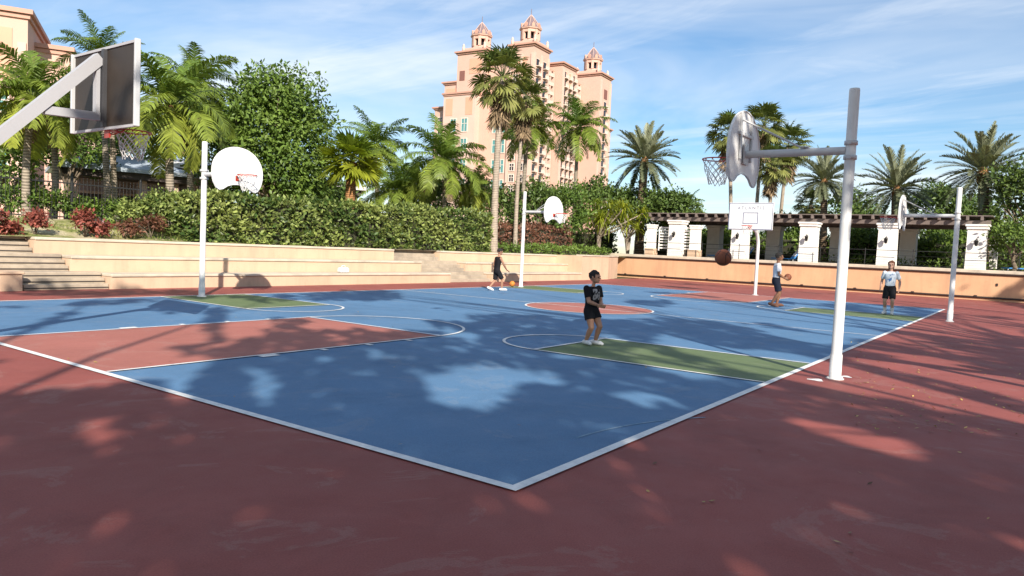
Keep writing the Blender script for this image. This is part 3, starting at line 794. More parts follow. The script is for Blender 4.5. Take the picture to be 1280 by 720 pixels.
# ------------------------------------------------------------------ vegetation
m_coco = leafmat('coconut_frond', (.115, .19, .032), (.33, .375, .06), .38, .45, .35)
m_date = leafmat('date_frond', (.14, .165, .095), (.25, .27, .17), .25, .45, .3)
m_fan = leafmat('fan_palm_leaf', (.065, .105, .026), (.24, .25, .075), .3, .45, .35)
m_fanlite = leafmat('bright_fan_leaf', (.10, .17, .018), (.30, .33, .03), .4, .45, .3)
m_dead = leafmat('dry_frond', (.16, .11, .065), (.34, .25, .15), .15, .8, .3)
m_leaf = leafmat('broad_leaf', (.062, .118, .022), (.175, .26, .05), .3, .45, .28)
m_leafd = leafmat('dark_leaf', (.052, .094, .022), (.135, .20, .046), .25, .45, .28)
m_hedge = leafmat('hedge_leaf', (.052, .098, .022), (.32, .375, .11), .3, .4, .45)
m_croton = leafmat('red_shrub_leaf', (.14, .035, .025), (.38, .12, .09), .3, .45, .4)
m_redhedge = leafmat('russet_hedge_leaf', (.10, .045, .030), (.26, .12, .075), .25, .5, .45)
m_grassb = leafmat('grass_blade', (.10, .16, .025), (.34, .32, .12), .3, .6, .4)
m_twig = M('twig_core', (.035, .035, .018), .9, .3, 6)
def bark(name, col, ring=0.0, ring_s=9.0, var=.25):
    k = N(name); w = k.pos()
    c = k.ramp(k.noise(5, 6, .65, k.mapping(w, (1, 1, .5))), [(.3, mul(col, 1-var)), (.7, mul(col, 1+var))])
    if ring:
        wv = k.n('ShaderNodeTexWave', Scale=ring_s, Distortion=2.0, Detail=3.0); wv.bands_direction = 'Z'; k.l(w, wv.inputs['Vector'])
        c = k.mix(1.0, c, k.ramp(wv.outputs['Fac'], [(.2, 1-ring), (.7, 1.08)]), 'MULTIPLY'); k.bump(wv.outputs['Fac'], .5, .03)
    else: k.bump(k.noise(12, 5, .7, k.mapping(w, (1, 1, .3))), .8, .04)
    return k.done(c, .9, spec=.15)
m_tr_coco = bark('coconut_trunk', (.30, .255, .20), .45, 3.2)
m_tr_date = bark('date_trunk', (.20, .145, .095), .6, 2.2)
m_tr_wash = bark('tall_palm_trunk', (.36, .30, .24), .25, 3.5)
m_tr_wood = bark('tree_bark', (.17, .135, .10))
m_boots = bark('palm_boots', (.34, .17, .075), .5, 4)

def unit(a): return a/(np.linalg.norm(a, axis=-1, keepdims=True)+1e-12)
def kites(P, D, Nn, ln_, wd, tint):                   # leaf quads: base P, direction D, face normal Nn
    D = unit(D); Q = unit(np.cross(D, Nn)); ln_ = np.asarray(ln_)[:, None]; wd = np.asarray(wd)[:, None]
    nn = np.cross(Q, D)
    return np.stack([P, P+D*ln_*.45+Q*wd*.5+nn*wd*.12, P+D*ln_, P+D*ln_*.45-Q*wd*.5+nn*wd*.12], 1)
def pinnate(g, nf, Lf, e_hi, e_lo, droop, ll, lw, npin=34, vee=.15, sag=.5, tint=(.1, .6), k0=38, rng=RNG, mi=0, mi_r=1, twist=.25):
    """a crown of feather fronds about the origin"""
    for i in range(nf):
        f = (i+.5)/nf; az = i*2.39996+rng.uniform(-.25, .25)
        e0 = math.radians(e_hi+(e_lo-e_hi)*f**.9+rng.uniform(-7, 7)); LL = Lf*rng.uniform(.82, 1.08)
        tn = tint[0]+(tint[1]-tint[0])*f**1.8+rng.uniform(-.12, .12)
        m = 15; s = np.linspace(0, 1, m); dr = math.radians(droop)*rng.uniform(.75, 1.2)*(.55+.6*math.cos(e0))
        e = e0-dr*s**1.4; bend = rng.uniform(-twist, twist)*s**2
        a = az+bend
        T = np.stack([np.cos(e)*np.cos(a), np.cos(e)*np.sin(a), np.sin(e)], 1)
        P = np.concatenate([[[0, 0, 0]], np.cumsum((T[:-1]+T[1:])/2*LL/(m-1), 0)])+np.array([math.cos(az), math.sin(az), 0])*.06
        g.tube(P, np.linspace(.028, .004, m)*(Lf/3)**.6, 4, mi=mi_r, cap=False, tint=tn)
        q = np.linspace(.13, .995, npin); ip = lambda A: np.stack([np.interp(q, s, A[:, c]) for c in range(3)], 1)
        B = ip(P); TT = unit(ip(T)); S = np.stack([-np.sin(np.interp(q, s, a)), np.cos(np.interp(q, s, a)), 0*q], 1); U = unit(np.cross(TT, S))*1.0
        U = np.where(U[:, 2:3] < 0, -U, U)
        roll = rng.uniform(-.35, .35); S2 = S*math.cos(roll)+U*math.sin(roll); U = U*math.cos(roll)-S*math.sin(roll)
        prof = ll*np.clip(np.sin(PI*np.clip(q*.86+.12, 0, 1))**.6, .18, 1)
        for sd in (-1, 1):
            kk_ = math.radians(k0)+rng.normal(0, .10, npin)
            D = unit(sd*S2*np.cos(kk_)[:, None]+TT*np.sin(kk_)[:, None]+U*(vee+rng.normal(0, .08, (npin, 1))))
            l = prof*rng.uniform(.85, 1.1, npin); M1 = B+D*(l*.5)[:, None]
            D2 = unit(D+np.array([0, 0, -1.0])*sag*rng.uniform(.6, 1.4, (npin, 1))); M2 = M1+D2*(l*.5)[:, None]
            wv = unit(np.cross(D, U))*(lw*.5)
            R = np.stack([np.stack([B-wv*.6, B+wv*.6], 1), np.stack([M1-wv, M1+wv], 1), np.stack([M2-wv*.12, M2+wv*.12], 1)], 1)
            g.strips(R, mi, np.clip(tn+rng.normal(0, .06, npin), 0, 1), smooth=False)
    return g
def fan_crown(g, nl, pet, R, e_hi, e_lo, tint=(.2, .7), seg=17, mi=0, mi_r=1, rng=RNG, tipdroop=.45):
    for i in range(nl):
        f = (i+.5)/nl; az = i*2.39996+rng.uniform(-.2, .2); e = math.radians(e_hi+(e_lo-e_hi)*f+rng.uniform(-8, 8))
        d = np.array([math.cos(e)*math.cos(az), math.cos(e)*math.sin(az), math.sin(e)]); Lp = pet*rng.uniform(.75, 1.1)
        tn = float(np.clip(tint[0]+(tint[1]-tint[0])*f+rng.uniform(-.15, .15), 0, 1))
        mid = d*Lp*.5+np.array([0, 0, .05*Lp]); C = d*Lp-np.array([0, 0, .06*Lp])
        g.tube([(0, 0, 0), mid, C], [.02, .016, .012], 4, mi=mi_r, cap=False, tint=tn)
        s = np.array([-math.sin(az), math.cos(az), 0]); n = np.cross(d, s); n = n if n[2] > 0 else -n
        tl = rng.uniform(-.5, .5); n2 = n*math.cos(tl)+s*math.sin(tl); s2 = s*math.cos(tl)-n*math.sin(tl); d2 = unit(d-.35*n)
        k = np.linspace(-2.25, 2.25, seg)+rng.normal(0, .04, seg); rr = R*(1-.30*(np.abs(k)/2.25)**2)*rng.uniform(.88, 1.05, seg)
        D = unit(np.cos(k)[:, None]*d2+np.sin(k)[:, None]*s2+.10*n2); q = unit(-np.sin(k)[:, None]*d2+np.cos(k)[:, None]*s2)
        w = (rr*.155)[:, None]; B = np.repeat(C[None], seg, 0); M1 = B+D*(rr*.6)[:, None]
        M2 = M1+unit(D+np.array([0, 0, -tipdroop]))*(rr*.4)[:, None]
        Rr = np.stack([np.stack([B-q*.01, B+q*.01], 1), np.stack([M1-q*w*.5, M1+q*w*.5], 1), np.stack([M2-q*w*.06, M2+q*w*.06], 1)], 1)
        g.strips(Rr, mi, tn+rng.normal(0, .05, seg), smooth=False)
    return g
def skirt(g, n, drop, R, mi, rng=RNG):                # hanging dry leaves under the crown
    for i in range(n):
        az = rng.uniform(0, 2*PI); z = -rng.uniform(.15, drop); r0 = .22
        d = np.array([math.cos(az)*.38, math.sin(az)*.38, -.9]); C = np.array([math.cos(az)*r0, math.sin(az)*r0, z])
        s = np.array([-math.sin(az), math.cos(az), 0]); k = np.linspace(-.75, .75, 7)+rng.normal(0, .08, 7); rr = R*rng.uniform(.6, 1.1, 7)
        D = unit(np.cos(k)[:, None]*d+np.sin(k)[:, None]*s); B = np.repeat(C[None], 7, 0)
        g.polys(kites(B, D, np.array([math.cos(az), math.sin(az), .3]), rr, rr*.17, None), mi, rng.uniform(0, 1, 7))
    return g

def crown_mesh(kind, seed):
    r = np.random.default_rng(seed); g = G()
    if kind == 'coco':
        pinnate(g, 26, 3.4, 84, -32, 82, .92, .074, 46, .05, .75, (.05, .55), 34, r)
        pinnate(g, 4, 2.6, -48, -66, 30, .6, .05, 30, 0, .9, (.2, .8), 40, r, mi=3, mi_r=3)
        for _ in range(7): g.ball((r.uniform(-.22, .22), r.uniform(-.22, .22), -.15+r.uniform(-.12, .05)), (.11, .11, .14), 8, 6, mi=2)
        return g.mesh('coconut_crown', [m_coco, m_coco, m_boots, m_dead])
    if kind == 'cocoy':
        pinnate(g, 25, 3.5, 82, -34, 88, .95, .078, 46, .05, .75, (.1, 1.05), 34, r)
        pinnate(g, 3, 2.6, -48, -66, 30, .6, .05, 30, 0, .9, (.2, .8), 40, r, mi=3, mi_r=3)
        for _ in range(9): g.ball((r.uniform(-.24, .24), r.uniform(-.24, .24), -.15+r.uniform(-.14, .05)), (.11, .11, .14), 8, 6, mi=2)
        return g.mesh('coconut_crown', [m_coco, m_coco, m_boots, m_dead])
    if kind == 'date':
        pinnate(g, 54, 3.1, 86, -40, 34, .52, .066, 46, .30, .12, (.85, .1), 50, r, twist=.1)
        g.lathe([(.16, -1.0), (.30, -.7), (.36, -.3), (.26, .1), (.05, .4)], 10, mi=2)
        return g.mesh('date_crown', [m_date, m_date, m_boots])
    if kind == 'wash':
        fan_crown(g, 42, 1.35, .88, 82, -50, (.1, .95), 17, 0, 1, r, .6); skirt(g, 70, 2.2, .85, 2, r)
        return g.mesh('fan_crown', [m_fan, m_fan, m_dead])
    if kind == 'fan':
        fan_crown(g, 34, .85, .95, 82, -40, (.1, .95), 19, 0, 1, r, .3); skirt(g, 10, .5, .5, 2, r)
        return g.mesh('fan_crown', [m_fanlite, m_fanlite, m_dead])
CM = {}
for kd, n in (('coco', 4), ('cocoy', 2), ('date', 3), ('wash', 3), ('fan', 1)):
    CM[kd] = [crown_mesh(kd, 100*n+i+(7 if kd == 'date' else 0)) for i in range(n)]
def ground_h(x, y): return up_h(x, y) if (y > 19.9 and x < 41.2) else (1.36 if x >= 41.2 or (x > 33 and y > 18) else 0.0)
def palm(name, label, kind, var, top, base_xy, r0, r1, mt, scale=1.0, rz=0.0, group=None, bow=.3, crown_name='crown'):
    z0 = ground_h(*base_xy)-.05; t = thing(name, label, 'palm tree', (base_xy[0], base_xy[1], z0), 0, group)
    T = np.array([top[0]-base_xy[0], top[1]-base_xy[1], top[2]-z0]); n = 14; s = np.linspace(0, 1, n)[:, None]
    side = np.array([-CF[1], CF[0], 0])
    P = s*T+np.sin(s*PI)*side*bow*.35+np.sin(s*PI*.5)*0
    P[:, :2] = T[:2]*(s**1.5)+(np.sin(s*PI)*side*bow*.35)[:, :2]
    rad = r0+(r1-r0)*s[:, 0]; rad = rad+.35*r0*np.exp(-s[:, 0]*9)
    g = G(); pp = np.linspace(0, 1, 46); PP = np.stack([np.interp(pp, s[:, 0], P[:, c]) for c in range(3)], 1); rr = np.interp(pp, s[:, 0], rad)*(1+.05*(np.arange(46) % 2))
    g.tube(PP, rr, 10); g.build('trunk', mt, t)
    c = bpy.data.objects.new(crown_name, CM[kind][var % len(CM[kind])]); COL.objects.link(c); c.parent = t
    c.location = T; c.rotation_euler = (RNG.uniform(-.06, .06), RNG.uniform(-.06, .06), rz); c.scale = (scale,)*3
    return t
def P3(u, v, D): return tuple(at(u, v, D))
PALMS = [  # label, name, kind, variant, (u, v, D) of the crown heart, base pixel u at same distance (None = plumb), r0, r1, trunk material, scale, rz, bow
 ('palm with yellow arching fronds beside the white fan hoop with thick hedge', 'coconut_palm', 'cocoy', 0, (213, 132, 30.5), 216, .17, .11, m_tr_coco, .86, .3, .2),
 ('tall dark palm rising behind the yellow fronded palm', 'coconut_palm', 'coco', 3, (243, 108, 37), 240, .16, .11, m_tr_coco, .70, 2.0, .2),
 ('full green palm over the slanted hoop arm by the stucco building', 'coconut_palm', 'cocoy', 1, (42, 122, 28), 34, .12, .09, m_tr_coco, .68, 1.1, .25),
 ('slim dark trunked palm leaning behind the slanted hoop arm', 'coconut_palm', 'coco', 2, (62, 140, 31), 66, .12, .09, m_tr_coco, .60, .4, -.4),
 ('palm whose crown shows above the dark acrylic board', 'coconut_palm', 'coco', 0, (128, 78, 36), 138, .14, .10, m_tr_coco, .60, 3.6, .2),
 ('palm half hidden under the dark acrylic board', 'coconut_palm', 'coco', 3, (138, 120, 33), 146, .12, .09, m_tr_coco, .55, 5.0, .1),
 ('feathery palm against the sky between the round tree and the hotel', 'coconut_palm', 'coco', 1, (470, 182, 45), 476, .15, .11, m_tr_coco, .74, .8, .3),
 ('arching palm with pale trunk standing directly behind the middle of the hedge', 'coconut_palm', 'coco', 0, (556, 203, 39), 557, .14, .10, m_tr_coco, .84, 1.7, .15),
 ('short yellowish palm just clear of the arching palm, behind the hedge', 'coconut_palm', 'cocoy', 0, (592, 236, 40), 594, .12, .09, m_tr_coco, .52, 4.1, .1),
 ('low yellow green palm in the gap between bright fan palm and arching palm', 'coconut_palm', 'cocoy', 1, (514, 228, 43), 514, .13, .10, m_tr_coco, .66, 2.2, .1),
 ('low palm with limp fronds behind the bright fan palm', 'coconut_palm', 'coco', 2, (492, 240, 41), 490, .12, .09, m_tr_coco, .62, 5.5, .1),
 ('tall tangled palm beneath the two highest fan palms, before the hotel', 'coconut_palm', 'coco', 3, (660, 158, 47), 655, .15, .11, m_tr_coco, .78, .2, .2),
 ('palm standing alone before the hotel balconies', 'coconut_palm', 'coco', 2, (723, 160, 60), 720, .18, .13, m_tr_coco, 1.02, 1.0, .2),
 ('small palm at the tree line end near the pergola start', 'coconut_palm', 'coco', 1, (856, 262, 60), 856, .15, .12, m_tr_coco, .55, 3.0, .1),
 ('bright green short fan palm with orange brown trunk over the hedge', 'fan_palm', 'fan', 0, (440, 203, 33.2), 436, .24, .22, m_boots, .98, .5, .0),
 ('tallest fan palm, with a dry skirt, before the hotel turret', 'fan_palm', 'wash', 0, (628, 98, 38.5), 622, .19, .13, m_tr_wash, .98, .2, .15),
 ('second tall fan palm close behind the tallest one', 'fan_palm', 'wash', 1, (656, 128, 42.5), 648, .12, .10, m_tr_wash, .82, 1.9, .2),
 ('small fan palm peeking over the pergola rafters', 'fan_palm', 'wash', 2, (1013, 256, 62), 1013, .15, .14, m_tr_wash, .7, 2.6, .0),
 ('fan palm just behind the grey fan board, nearest the hotel', 'fan_palm', 'wash', 0, (912, 168, 62), 917, .17, .13, m_tr_wash, 1.1, .9, .1),
 ('slender fan palm showing above the grey fan board', 'fan_palm', 'wash', 1, (955, 158, 63), 946, .16, .13, m_tr_wash, 1.1, 3.3, .1),
 ('fan palm under the round steel arm, tallest of its trio', 'fan_palm', 'wash', 2, (985, 184, 66), 975, .16, .13, m_tr_wash, 1.15, 4.5, .1),
 ('fan palm with hanging dry leaves between the grey board and round arm', 'fan_palm', 'wash', 0, (965, 205, 60), 962, .16, .13, m_tr_wash, .95, 5.2, .1),
 ('silvery date palm beside the hotel above dark round trees', 'date_palm', 'date', 0, (806, 200, 58), 800, .34, .30, m_tr_date, 1.0, .4, .1),
 ('silvery date palm partly behind the near white pole', 'date_palm', 'date', 1, (1030, 226, 58), 1029, .26, .22, m_tr_date, .84, 1.5, .0),
 ('silvery date palm rising over the pergola behind the edge on hoop', 'date_palm', 'date', 2, (1121, 236, 55), 1119, .36, .30, m_tr_date, .92, 2.5, .0),
 ('silvery date palm over the last white column of the pergola', 'date_palm', 'date', 0, (1229, 214, 52), 1230, .32, .26, m_tr_date, .95, 4.0, .0),
]
for lb, nm, kd, vr, (u, v, D), ub, r0, r1, mt, sc, rz, bow in PALMS:
    top = P3(u, v, D); q = at(ub, v+90, D); k = (q[:2]-CAM[:2])/np.linalg.norm(q[:2]-CAM[:2]); b = CAM[:2]+k*D
    palm(nm, lb, kd, vr, top, (b[0], b[1]), r0, r1, mt, sc, rz, {'coconut_palm': 'coconut palms around the court', 'fan_palm': 'fan palms around the court', 'date_palm': 'date palms beyond the pergola'}[nm], bow)

# broadleaf trees ----------------------------------------------------------
def cloud(g, c, rad, n_cl, per, leaf, rng, tint=(.15, .85), clump=.75, mi=0, flat=.8, low=-.35):
    c = np.array(c); rad = np.array(rad, float)
    for i in range(n_cl):
        d = unit(rng.normal(0, 1, 3)); d[2] = d[2] if d[2] > low else -d[2]*.6
        rr = rng.uniform(.45, 1.0)**.5*rng.uniform(.82, 1.1); p = c+d*rad*rr
        cr = clump*rng.uniform(.6, 1.25)
        o = rng.normal(0, 1, (per, 3)); o = unit(o)*(rng.uniform(0, 1, (per, 1))**.33)*cr*np.array([1, 1, flat])
        P = p+o; out = unit(o+np.array([0, 0, .35])+.5*d); D = unit(.5*out+rng.normal(0, .7, (per, 3))-np.array([0, 0, .25])); Nn = unit(out+np.array([0, 0, .5])+rng.normal(0, .32, (per, 3)))
        l = leaf*rng.uniform(.65, 1.3, per); tb = rng.uniform(*tint)
        g.polys(kites(P, D, Nn, l, l*rng.uniform(.42, .6, per), None), mi, np.clip(tb+rng.normal(0, .16, per), 0, 1))
    return g
def limbs(g, base, c, rad, n, r0, rng):
    b = np.array(base, float); c = np.array(c); rad = np.array(rad)
    fork = b+(c-b)*.5-np.array([0, 0, rad[2]*.15]); g.tube([b, b+(fork-b)*.5+rng.normal(0, .05, 3), fork], [r0*1.25, r0*.95, r0*.8], 9)
    for i in range(n):
        d = unit(rng.normal(0, 1, 3)); d[2] = abs(d[2]); e = c+d*rad*.75
        m = fork+(e-fork)*.5+rng.normal(0, .12, 3)*rad; g.tube([fork, m, e], [r0*.55, r0*.32, r0*.08], 6)
    return g
def tree(name, label, c, rad, n_cl, per, leaf, mat, seed, base=None, trunk=.16, group=None, tint=(.15, .85), clump=.75, cat='tree'):
    r = np.random.default_rng(seed); c = np.array(c, float); bx, by = (c[0], c[1]) if base is None else base
    z0 = ground_h(bx, by)-.05; t = thing(name, label, cat, (bx, by, z0), 0, group); off = c-np.array([bx, by, z0])
    cloud(G_ := G(), off, rad, n_cl, per, leaf, r, tint, clump, low=-.85 if n_cl > 300 else -.6); G_.build('crown', mat, t)
    limbs(g := G(), (0, 0, 0), off, rad, 9, trunk, r); g.build('trunk', m_tr_wood, t)
    return t
tree('broadleaf_tree', 'big round leafy tree behind the white fan hoop and hedge', P3(342, 180, 37.5), (2.95, 2.8, 3.75), 330, 70, .24, m_leaf, 1, trunk=.2, tint=(.2, 1.0), clump=.8)
TREES = [
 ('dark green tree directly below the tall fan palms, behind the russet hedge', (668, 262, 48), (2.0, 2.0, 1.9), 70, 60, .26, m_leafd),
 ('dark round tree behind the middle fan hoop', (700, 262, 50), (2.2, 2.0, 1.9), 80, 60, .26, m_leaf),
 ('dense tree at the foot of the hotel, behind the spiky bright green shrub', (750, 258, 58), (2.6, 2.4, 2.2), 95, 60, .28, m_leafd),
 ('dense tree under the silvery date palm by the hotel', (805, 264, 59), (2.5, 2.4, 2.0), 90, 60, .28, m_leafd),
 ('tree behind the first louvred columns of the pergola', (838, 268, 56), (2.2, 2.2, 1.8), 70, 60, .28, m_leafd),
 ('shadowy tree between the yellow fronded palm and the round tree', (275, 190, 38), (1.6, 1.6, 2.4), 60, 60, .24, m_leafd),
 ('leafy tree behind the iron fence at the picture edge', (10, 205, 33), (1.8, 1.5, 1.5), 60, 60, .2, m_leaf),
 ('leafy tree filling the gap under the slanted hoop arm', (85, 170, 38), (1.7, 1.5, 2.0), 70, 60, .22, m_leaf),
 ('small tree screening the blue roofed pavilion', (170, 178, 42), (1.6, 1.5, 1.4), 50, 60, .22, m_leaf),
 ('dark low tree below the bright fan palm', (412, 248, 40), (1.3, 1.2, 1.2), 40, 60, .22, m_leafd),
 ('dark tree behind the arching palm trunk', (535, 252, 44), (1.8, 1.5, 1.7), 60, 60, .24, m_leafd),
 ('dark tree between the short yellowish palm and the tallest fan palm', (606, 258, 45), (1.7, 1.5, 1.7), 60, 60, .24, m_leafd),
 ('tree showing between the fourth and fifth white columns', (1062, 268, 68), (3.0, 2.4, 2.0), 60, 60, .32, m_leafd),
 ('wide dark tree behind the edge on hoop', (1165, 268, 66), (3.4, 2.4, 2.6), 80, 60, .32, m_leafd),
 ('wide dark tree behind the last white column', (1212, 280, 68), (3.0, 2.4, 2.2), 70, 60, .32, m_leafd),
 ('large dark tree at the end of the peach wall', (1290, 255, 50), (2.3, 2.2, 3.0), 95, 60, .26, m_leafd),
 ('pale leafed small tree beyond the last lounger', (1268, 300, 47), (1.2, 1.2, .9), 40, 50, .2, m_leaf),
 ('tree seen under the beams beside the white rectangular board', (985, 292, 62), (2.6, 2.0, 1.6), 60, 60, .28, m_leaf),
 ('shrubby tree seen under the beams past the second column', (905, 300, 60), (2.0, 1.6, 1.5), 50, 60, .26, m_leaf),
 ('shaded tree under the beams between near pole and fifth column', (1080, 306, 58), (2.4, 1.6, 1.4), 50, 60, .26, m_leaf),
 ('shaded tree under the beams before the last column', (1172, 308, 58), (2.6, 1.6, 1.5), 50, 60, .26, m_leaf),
]
for i, (lb, p, rad, nc, per, lf, mt) in enumerate(TREES):
    tree('broadleaf_tree', lb, P3(*p), rad, nc, per, lf, mt, 20+i, trunk=.12, group='background trees behind the court', clump=.7)
# spiky bright shrubs with strap leaves
def strap_plant(label, c, base, heads, L_, seed, hh=1.0):
    r = np.random.default_rng(seed); z0 = ground_h(*base)-.05; t = thing('strap_leaf_tree', label, 'tree', (base[0], base[1], z0), 0, 'spiky strap leaved trees')
    off = np.array(c)-np.array([base[0], base[1], z0]); gl, gt = G(), G()
    for i in range(heads):
        h = off+r.normal(0, 1, 3)*np.array([.95, .95, .5]); gt.tube([(0, 0, 0), off*.5+r.normal(0, .1, 3), h], [.10, .07, .05], 6)
        n = 44; d = unit(r.normal(0, 1, (n, 3))+np.array([0, 0, .5])); l = L_*r.uniform(.6, 1.1, n); w = unit(np.cross(d, np.array([0, 0, 1.0])))*.035
        P0 = np.repeat(h[None], n, 0); P1 = P0+d*(l*.55)[:, None]; P2 = P1+unit(d+np.array([0, 0, -.9]))*(l*.45)[:, None]
        gl.strips(np.stack([np.stack([P0-w*.6, P0+w*.6], 1), np.stack([P1-w, P1+w], 1), np.stack([P2-w*.1, P2+w*.1], 1)], 1), 0, np.clip(r.uniform(.2, 1)+r.normal(0, .1, n), 0, 1), smooth=False)
    gl.build('crown', m_fanlite, t); gt.build('trunk', m_tr_wash, t)
b = at(748, 310, 53); strap_plant('spiky bright green shrub tree on pale stems beside the russet hedge', P3(750, 268, 53), (b[0], b[1]), 15, 1.1, 3)
b = at(785, 310, 55); strap_plant('spiky yellow green shrub tree nearest the pergola', P3(785, 275, 55), (b[0], b[1]), 12, 1.05, 4)

# hedges -------------------------------------------------------------------
def hedge(name, label, x0, x1, y0, y1, h0, h1, dens, leaf, mat, seed, tint=(-.12, .98), gap=.0, cat='hedge', bump=.13):
    r = np.random.default_rng(seed); zb = 1.36; g = G(); t = thing(name, label, cat, ((x0+x1)/2, (y0+y1)/2, zb)); ox, oy = (x0+x1)/2, (y0+y1)/2
    Lx = x1-x0
    n1 = int(Lx*(h0+h1)/2*dens); n2 = int(Lx*(y1-y0)*dens*.8); n3 = int((y1-y0)*max(h0, h1)*dens)
    def top(x): return (h0+(h1-h0)*(x-x0)/Lx)*(1+.035*np.sin(x*1.9)+.03*np.sin(x*4.7+1))
    X = np.concatenate([r.uniform(x0, x1, n1), r.uniform(x0, x1, n2), np.full(n3, x0), np.full(n3, x1)])
    k = len(X); Y = np.concatenate([np.full(n1, y0), r.uniform(y0, y1, n2), r.uniform(y0, y1, 2*n3)])
    zz = r.uniform(0, 1, k); Z = np.where(np.arange(k) < n1, zz*top(X), np.where(np.arange(k) < n1+n2, top(X), zz*top(X)))
    Nn = np.zeros((k, 3)); Nn[:n1, 1] = -1; Nn[n1:n1+n2, 2] = 1; Nn[n1+n2:n1+n2+n3, 0] = -1; Nn[n1+n2+n3:, 0] = 1
    P = np.stack([X, Y, Z], 1); b_ = np.sin(X*2.3+Z*1.7)*np.sin(Z*3.1+X*.9+1)*bump+np.sin(X*6.1-Z*4)*bump*.5
    P = P+Nn*(b_-r.uniform(0, .22, k)**1.0)[:, None]-np.array([ox, oy, 0])
    D = unit(Nn*.7+r.normal(0, .7, (k, 3))+np.array([0, 0, .25])); F_ = unit(Nn+np.array([0, 0, .6])+r.normal(0, .6, (k, 3)))
    keep = (np.sin(X*3.7+Z*5.1+seed)*np.sin(Z*7.3-X*2.9)+r.normal(0, .45, k)) > -.55; P, D, F_, X, Z = P[keep], D[keep], F_[keep], X[keep], Z[keep]; k = len(X)
    l = leaf*r.uniform(.5, 1.45, k); pt = .5+.35*np.sin(X*1.1+Z*2)*np.sin(X*.53+2)+r.normal(0, .27, k)
    g.polys(kites(P, D, F_, l, l*.55, None), 0, np.clip(tint[0]+(tint[1]-tint[0])*pt, 0, 1))
    for i in range(int(Lx*3.0)):                      # shoots standing out of the clipped top
        x = r.uniform(x0, x1); y = r.uniform(y0, y1); hgt = r.uniform(.08, .32); B = np.array([x-ox, y-oy, float(top(x))-.05]); m = 6
        q = B+np.linspace(0, 1, m)[:, None]*np.array([r.normal(0, .06), r.normal(0, .06), hgt]); dd = unit(r.normal(0, .7, (m, 3))+np.array([0, 0, .5])); ll_ = leaf*r.uniform(.5, .9, m)
        g.polys(kites(q, dd, unit(r.normal(0, .6, (m, 3))+np.array([0, -.4, 1.0])), ll_, ll_*.5, None), 0, r.uniform(.3, 1))
    g.build('foliage', mat, t)
    g = G(); m = 14; xs_ = np.linspace(x0+.25, x1-.25, m); V = []
    for x in xs_:
        tz = float(top(x))-.26
        V += [(x-ox, y0+.26-oy, -.05), (x-ox, y0+.26-oy, tz), (x-ox, y1-.2-oy, tz), (x-ox, y1-.2-oy, -.05)]
    F = [(i*4+j, i*4+j+1, i*4+j+5, i*4+j+4) for i in range(m-1) for j in range(3)]+[(3, 2, 1, 0), tuple(range(4*m-4, 4*m))]
    g.add(V, F); g.build('twigs', m_twig, t); return t
hedge('hedge', 'long tall hedge of yellow green leaves above the bleachers', 9.35, 26.4, 20.5, 21.7, 1.62, 2.08, 330, .17, m_hedge, 5)
hedge('hedge', 'russet leaved hedge behind the middle fan hoop pole', 27.6, 37.3, 22.2, 23.3, 1.5, 1.75, 150, .17, m_redhedge, 6)
hedge('hedge', 'low bright green ground hedge along the top of the end wall', 27.3, 40.6, 21.0, 22.0, .42, .55, 190, .15, m_leaf, 7, (.3, 1.0))
hedge('hedge', 'low clipped hedge behind the wire fence near the last columns', 46.4, 47.2, -6, 9, .55, .55, 60, .16, m_leaf, 8, (.3, 1.0))

hedge('hedge', 'dense dark planting closing the view behind the pergola columns', 52.5, 54.5, -14, 24, 2.0, 2.2, 42, .30, m_leaf, 9, (0, 1.0), bump=.4)
hedge('hedge', 'dark planting behind the end wall and russet hedge', 36, 50, 25.5, 27.5, 1.9, 1.9, 60, .24, m_leafd, 10, (0, 1.0), bump=.3)
# red shrubs on the slope --------------------------------------------------
def shrub(label, x, y, r_, h, seed, mat=None, base_mat=None):
    r = np.random.default_rng(seed); t = thing('red_shrub', label, 'shrub', (x, y, ground_h(x, y)-.03), 0, 'red leaved shrubs on the slope')
    cloud(g := G(), (0, 0, h*.62), (r_, r_, h*.42), 18, 26, .13, r, (.1, 1.0), .17, flat=1); g.build('foliage', mat or m_croton, t)
    g = G()
    for i in range(7):
        a = r.uniform(0, 2*PI); g.tube([(0, 0, 0), (.3*r_*math.cos(a), .3*r_*math.sin(a), h*.35), (.75*r_*math.cos(a), .75*r_*math.sin(a), h*.75)], [.018, .013, .005], 5)
    g.build('stems', m_tr_wood, t); return t
for i, (u, v, D, r_, h, lb, mt) in enumerate([
   (2, 266, 24.0, .30, .7, 'scarlet shrub cut by the picture edge above the steps', m_croton), (60, 270, 24.2, .30, .7, 'scarlet shrub below the slanted hoop arm', m_croton),
   (122, 264, 24.8, .28, .8, 'narrow scarlet shrub before the blue roofed pavilion', m_croton), (150, 275, 24.6, .28, .45, 'low scarlet shrub spreading beside the narrow one', m_croton),
   (212, 274, 25.4, .5, .75, 'wide russet shrub at the hedge end', m_redhedge), (182, 280, 25.0, .35, .5, 'small russet shrub close to the wide one', m_redhedge), (36, 285, 23.6, .2, .3, 'tiny red shrub at a palm trunk foot', m_croton)]):
    q = at(u, v, D); shrub(lb, q[0], max(q[1], 20.6), r_, h, 60+i, mt)
